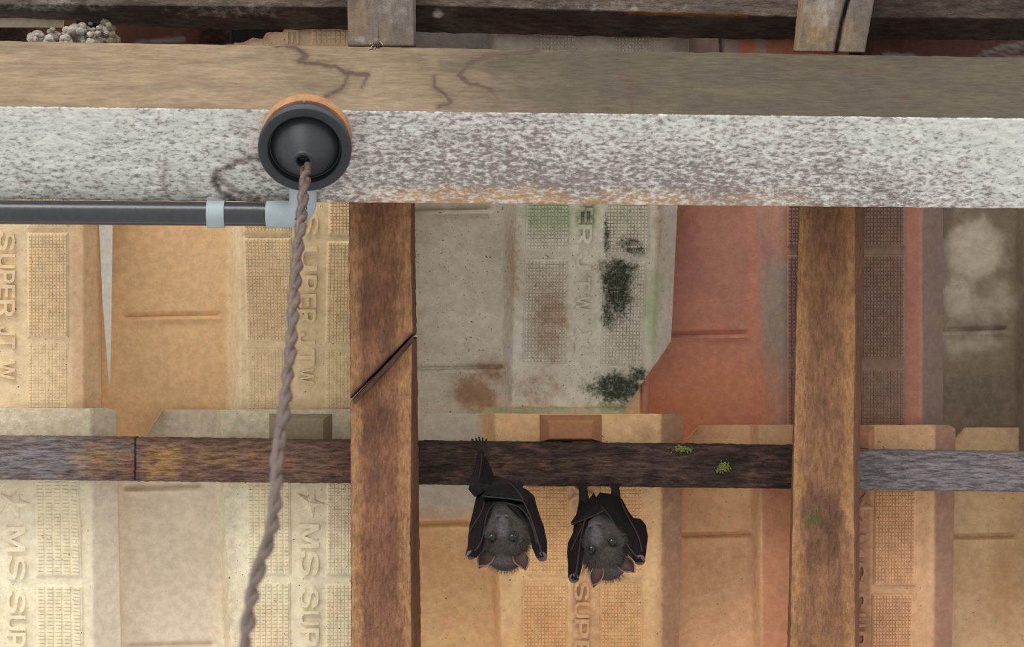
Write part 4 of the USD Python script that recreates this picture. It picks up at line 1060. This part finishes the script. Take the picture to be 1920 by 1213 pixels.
make_bat("right bat hanging upside down below the dark batten, head tilted, wings folded", RB,
         {"rump": (1124, 957, -.026, .008), "belly": (1130, 975, -.026, .017), "chest": (1134, 1000, -.016, .018), "head": (1133, 1034, .004, .0162), "brow": (1139, 1050, -.003, .0148), "cheek": (1115, 1033, .009, .0096), "cheek2": (1148, 1023, .014, .0098), "mz": (1121, 1009, .0265, .0078), "tip": (1115, 991, .0395, .0054), "lipl": (1110, 999, .0325, .0050), "lipr": (1126, 995, .0340, .0050),
          "hipl": (1096, 950, -.010, .0045), "ankl": (1093, 914, -.002, .0028), "hipr": (1154, 944, -.010, .0045), "ankr": (1154, 914, -.004, .0028)},
         [("rump", "belly"), ("belly", "chest"), ("chest", "head"), ("head", "brow"), ("head", "cheek"), ("head", "cheek2"), ("head", "mz"), ("mz", "tip"), ("cheek", "lipl"), ("cheek2", "lipr"), ("lipl", "tip"), ("lipr", "tip"), ("rump", "hipl"), ("hipl", "ankl"), ("rump", "hipr"), ("hipr", "ankr")],
         [([(C_out, C_in, dict(bulge=.006)), ([(1070, 980, .006), (1083, 961, .006), (1098, 944, .006), (1113, 924, .002)], [(1072, 985, .008), (1092, 977, .012), (1112, 968, .016), (1134, 957, .018)], dict(bulge=.003, nf=2))],
           [[(1079, 1078), (1087, 1024), (1093, 991), (1099, 972)], [(1071, 1032), (1083, 1006), (1097, 975)], [(1072, 983), (1092, 976), (1112, 968)]]),
          ([(D_out, D_in, dict(bulge=.007))],
           [[(1198, 1048), (1167, 1008), (1134, 957), (1118, 941)], [(1203, 1035), (1190, 992), (1178, 970), (1165, 939)], [(1134, 957), (1115, 966), (1102, 971)]])],
         [(1110, 1030, 0, .0032), (1148, 1017, 0, .0033)], [(1107, 988, .0235, .0013), (1123, 984, .0235, .0013)],
         [(1121, 1066, 1115, 1098, .005, .0046, -1), (1164, 1050, 1187, 1072, .005, .0054, 1)], [(1076, 1084, .0135, .0035), (1200, 1050, .0135, .0037)],
         [[([(1093, 916, -.002), (1083, 913, -.002), (1078, 908, -.003)], .0014, .0006), ([(1093, 914, -.002), (1089, 909, -.002), (1088, 904, -.004)], .0014, .0006), ([(1094, 914, -.002), (1096, 908, -.002), (1097, 904, -.004)], .0014, .0006), ([(1095, 916, -.002), (1101, 911, -.002), (1103, 906, -.003)], .0014, .0006)],
          [([(1153, 916, -.004), (1145, 912, -.004), (1143, 907, -.005)], .0014, .0006), ([(1153, 914, -.004), (1150, 909, -.004), (1149, 904, -.005)], .0014, .0006), ([(1154, 914, -.004), (1157, 908, -.004), (1157, 904, -.005)], .0014, .0006), ([(1155, 916, -.004), (1161, 911, -.004), (1163, 907, -.005)], .0014, .0006)]],
         (1136, 1038), 52, (1115, 998), lambda x, y: np.maximum((1 - ss(y - 0.35 * (1115 - x), 975, 1000)) * (1 - blobs([(1115, 993, 26, 30, 1)], 0.1)(x, y)), blobs([(1110, 1028, 12, 13, .8), (1148, 1015, 12, 13, .8)], 0.2)(x, y)),
         blobs([(1117, 1003, 13, 26, .8), (1140, 1072, 40, 10, .6)], 0.3), 9)

# ------------------------------------------------------------------ small things
def debris():
    c = P(704, 84, 0.052)
    th = Thing("dead_insect", "tiny dry dead insect stuck at the foot of the left rafter end", "insect", c)
    dk, br_ = plain("insect_dark", S(40, 30, 28), 0.6), plain("insect_wing", S(150, 130, 110), 0.5)
    m = trimesh.creation.icosphere(2, 1.0); m.vertices = m.vertices * [0.0016, 0.0032, 0.0016] + P(709, 83, 0.0525)
    th.part("abdomen", m, plain("insect_red", S(84, 48, 40), 0.6), smooth=True)
    m = trimesh.creation.icosphere(2, 0.0018); m.vertices += P(702, 86, 0.0525)
    th.part("thorax", m, dk, smooth=True)
    for a, b in (((700, 84), (694, 92)), ((699, 80), (693, 84)), ((706, 90), (690, 93)), ((690, 93), (684, 100)), ((712, 78), (718, 84)), ((704, 88), (700, 95))):
        th.part("leg", tube([P(*a, 0.0535), P((a[0] + b[0]) / 2, (a[1] + b[1]) / 2 - 1, 0.055), P(*b, 0.056)], 0.0004, 6), br_, smooth=60)


debris()
moss_look = plain("moss_green", S(112, 120, 62), 0.95, 0.1, noise=0.35, scale=900)
rg = np.random.default_rng(8)
for lab, spots in (("small green moss tuft on the front of the dark batten, left of the ochre rafter", [(1357, 876, 9, 8, 26), (1347, 882, 5, 4, 8)]), ("green moss patches along the dark batten's top edge", [(1276, 842, 12, 5, 26), (1290, 843, 8, 4, 10)])):
    x0, y0 = spots[0][:2]
    th = Thing("moss", lab, "moss", P(x0, y0, 0.001), solo=True)
    ms = []
    for cx, cy, rx, ry, n in spots:
        for _ in range(n * 4):
            m = trimesh.creation.icosphere(1, 0.0003 + 0.0005 * rg.random())
            m.vertices += P(cx + rg.normal() * rx * 0.6, cy + rg.normal() * ry * 0.6, 0.0010 + 0.0008 * rg.random()); ms.append(m)
    th.part("tufts", trimesh.util.concatenate(ms), moss_look, smooth=True, kind="stuff")
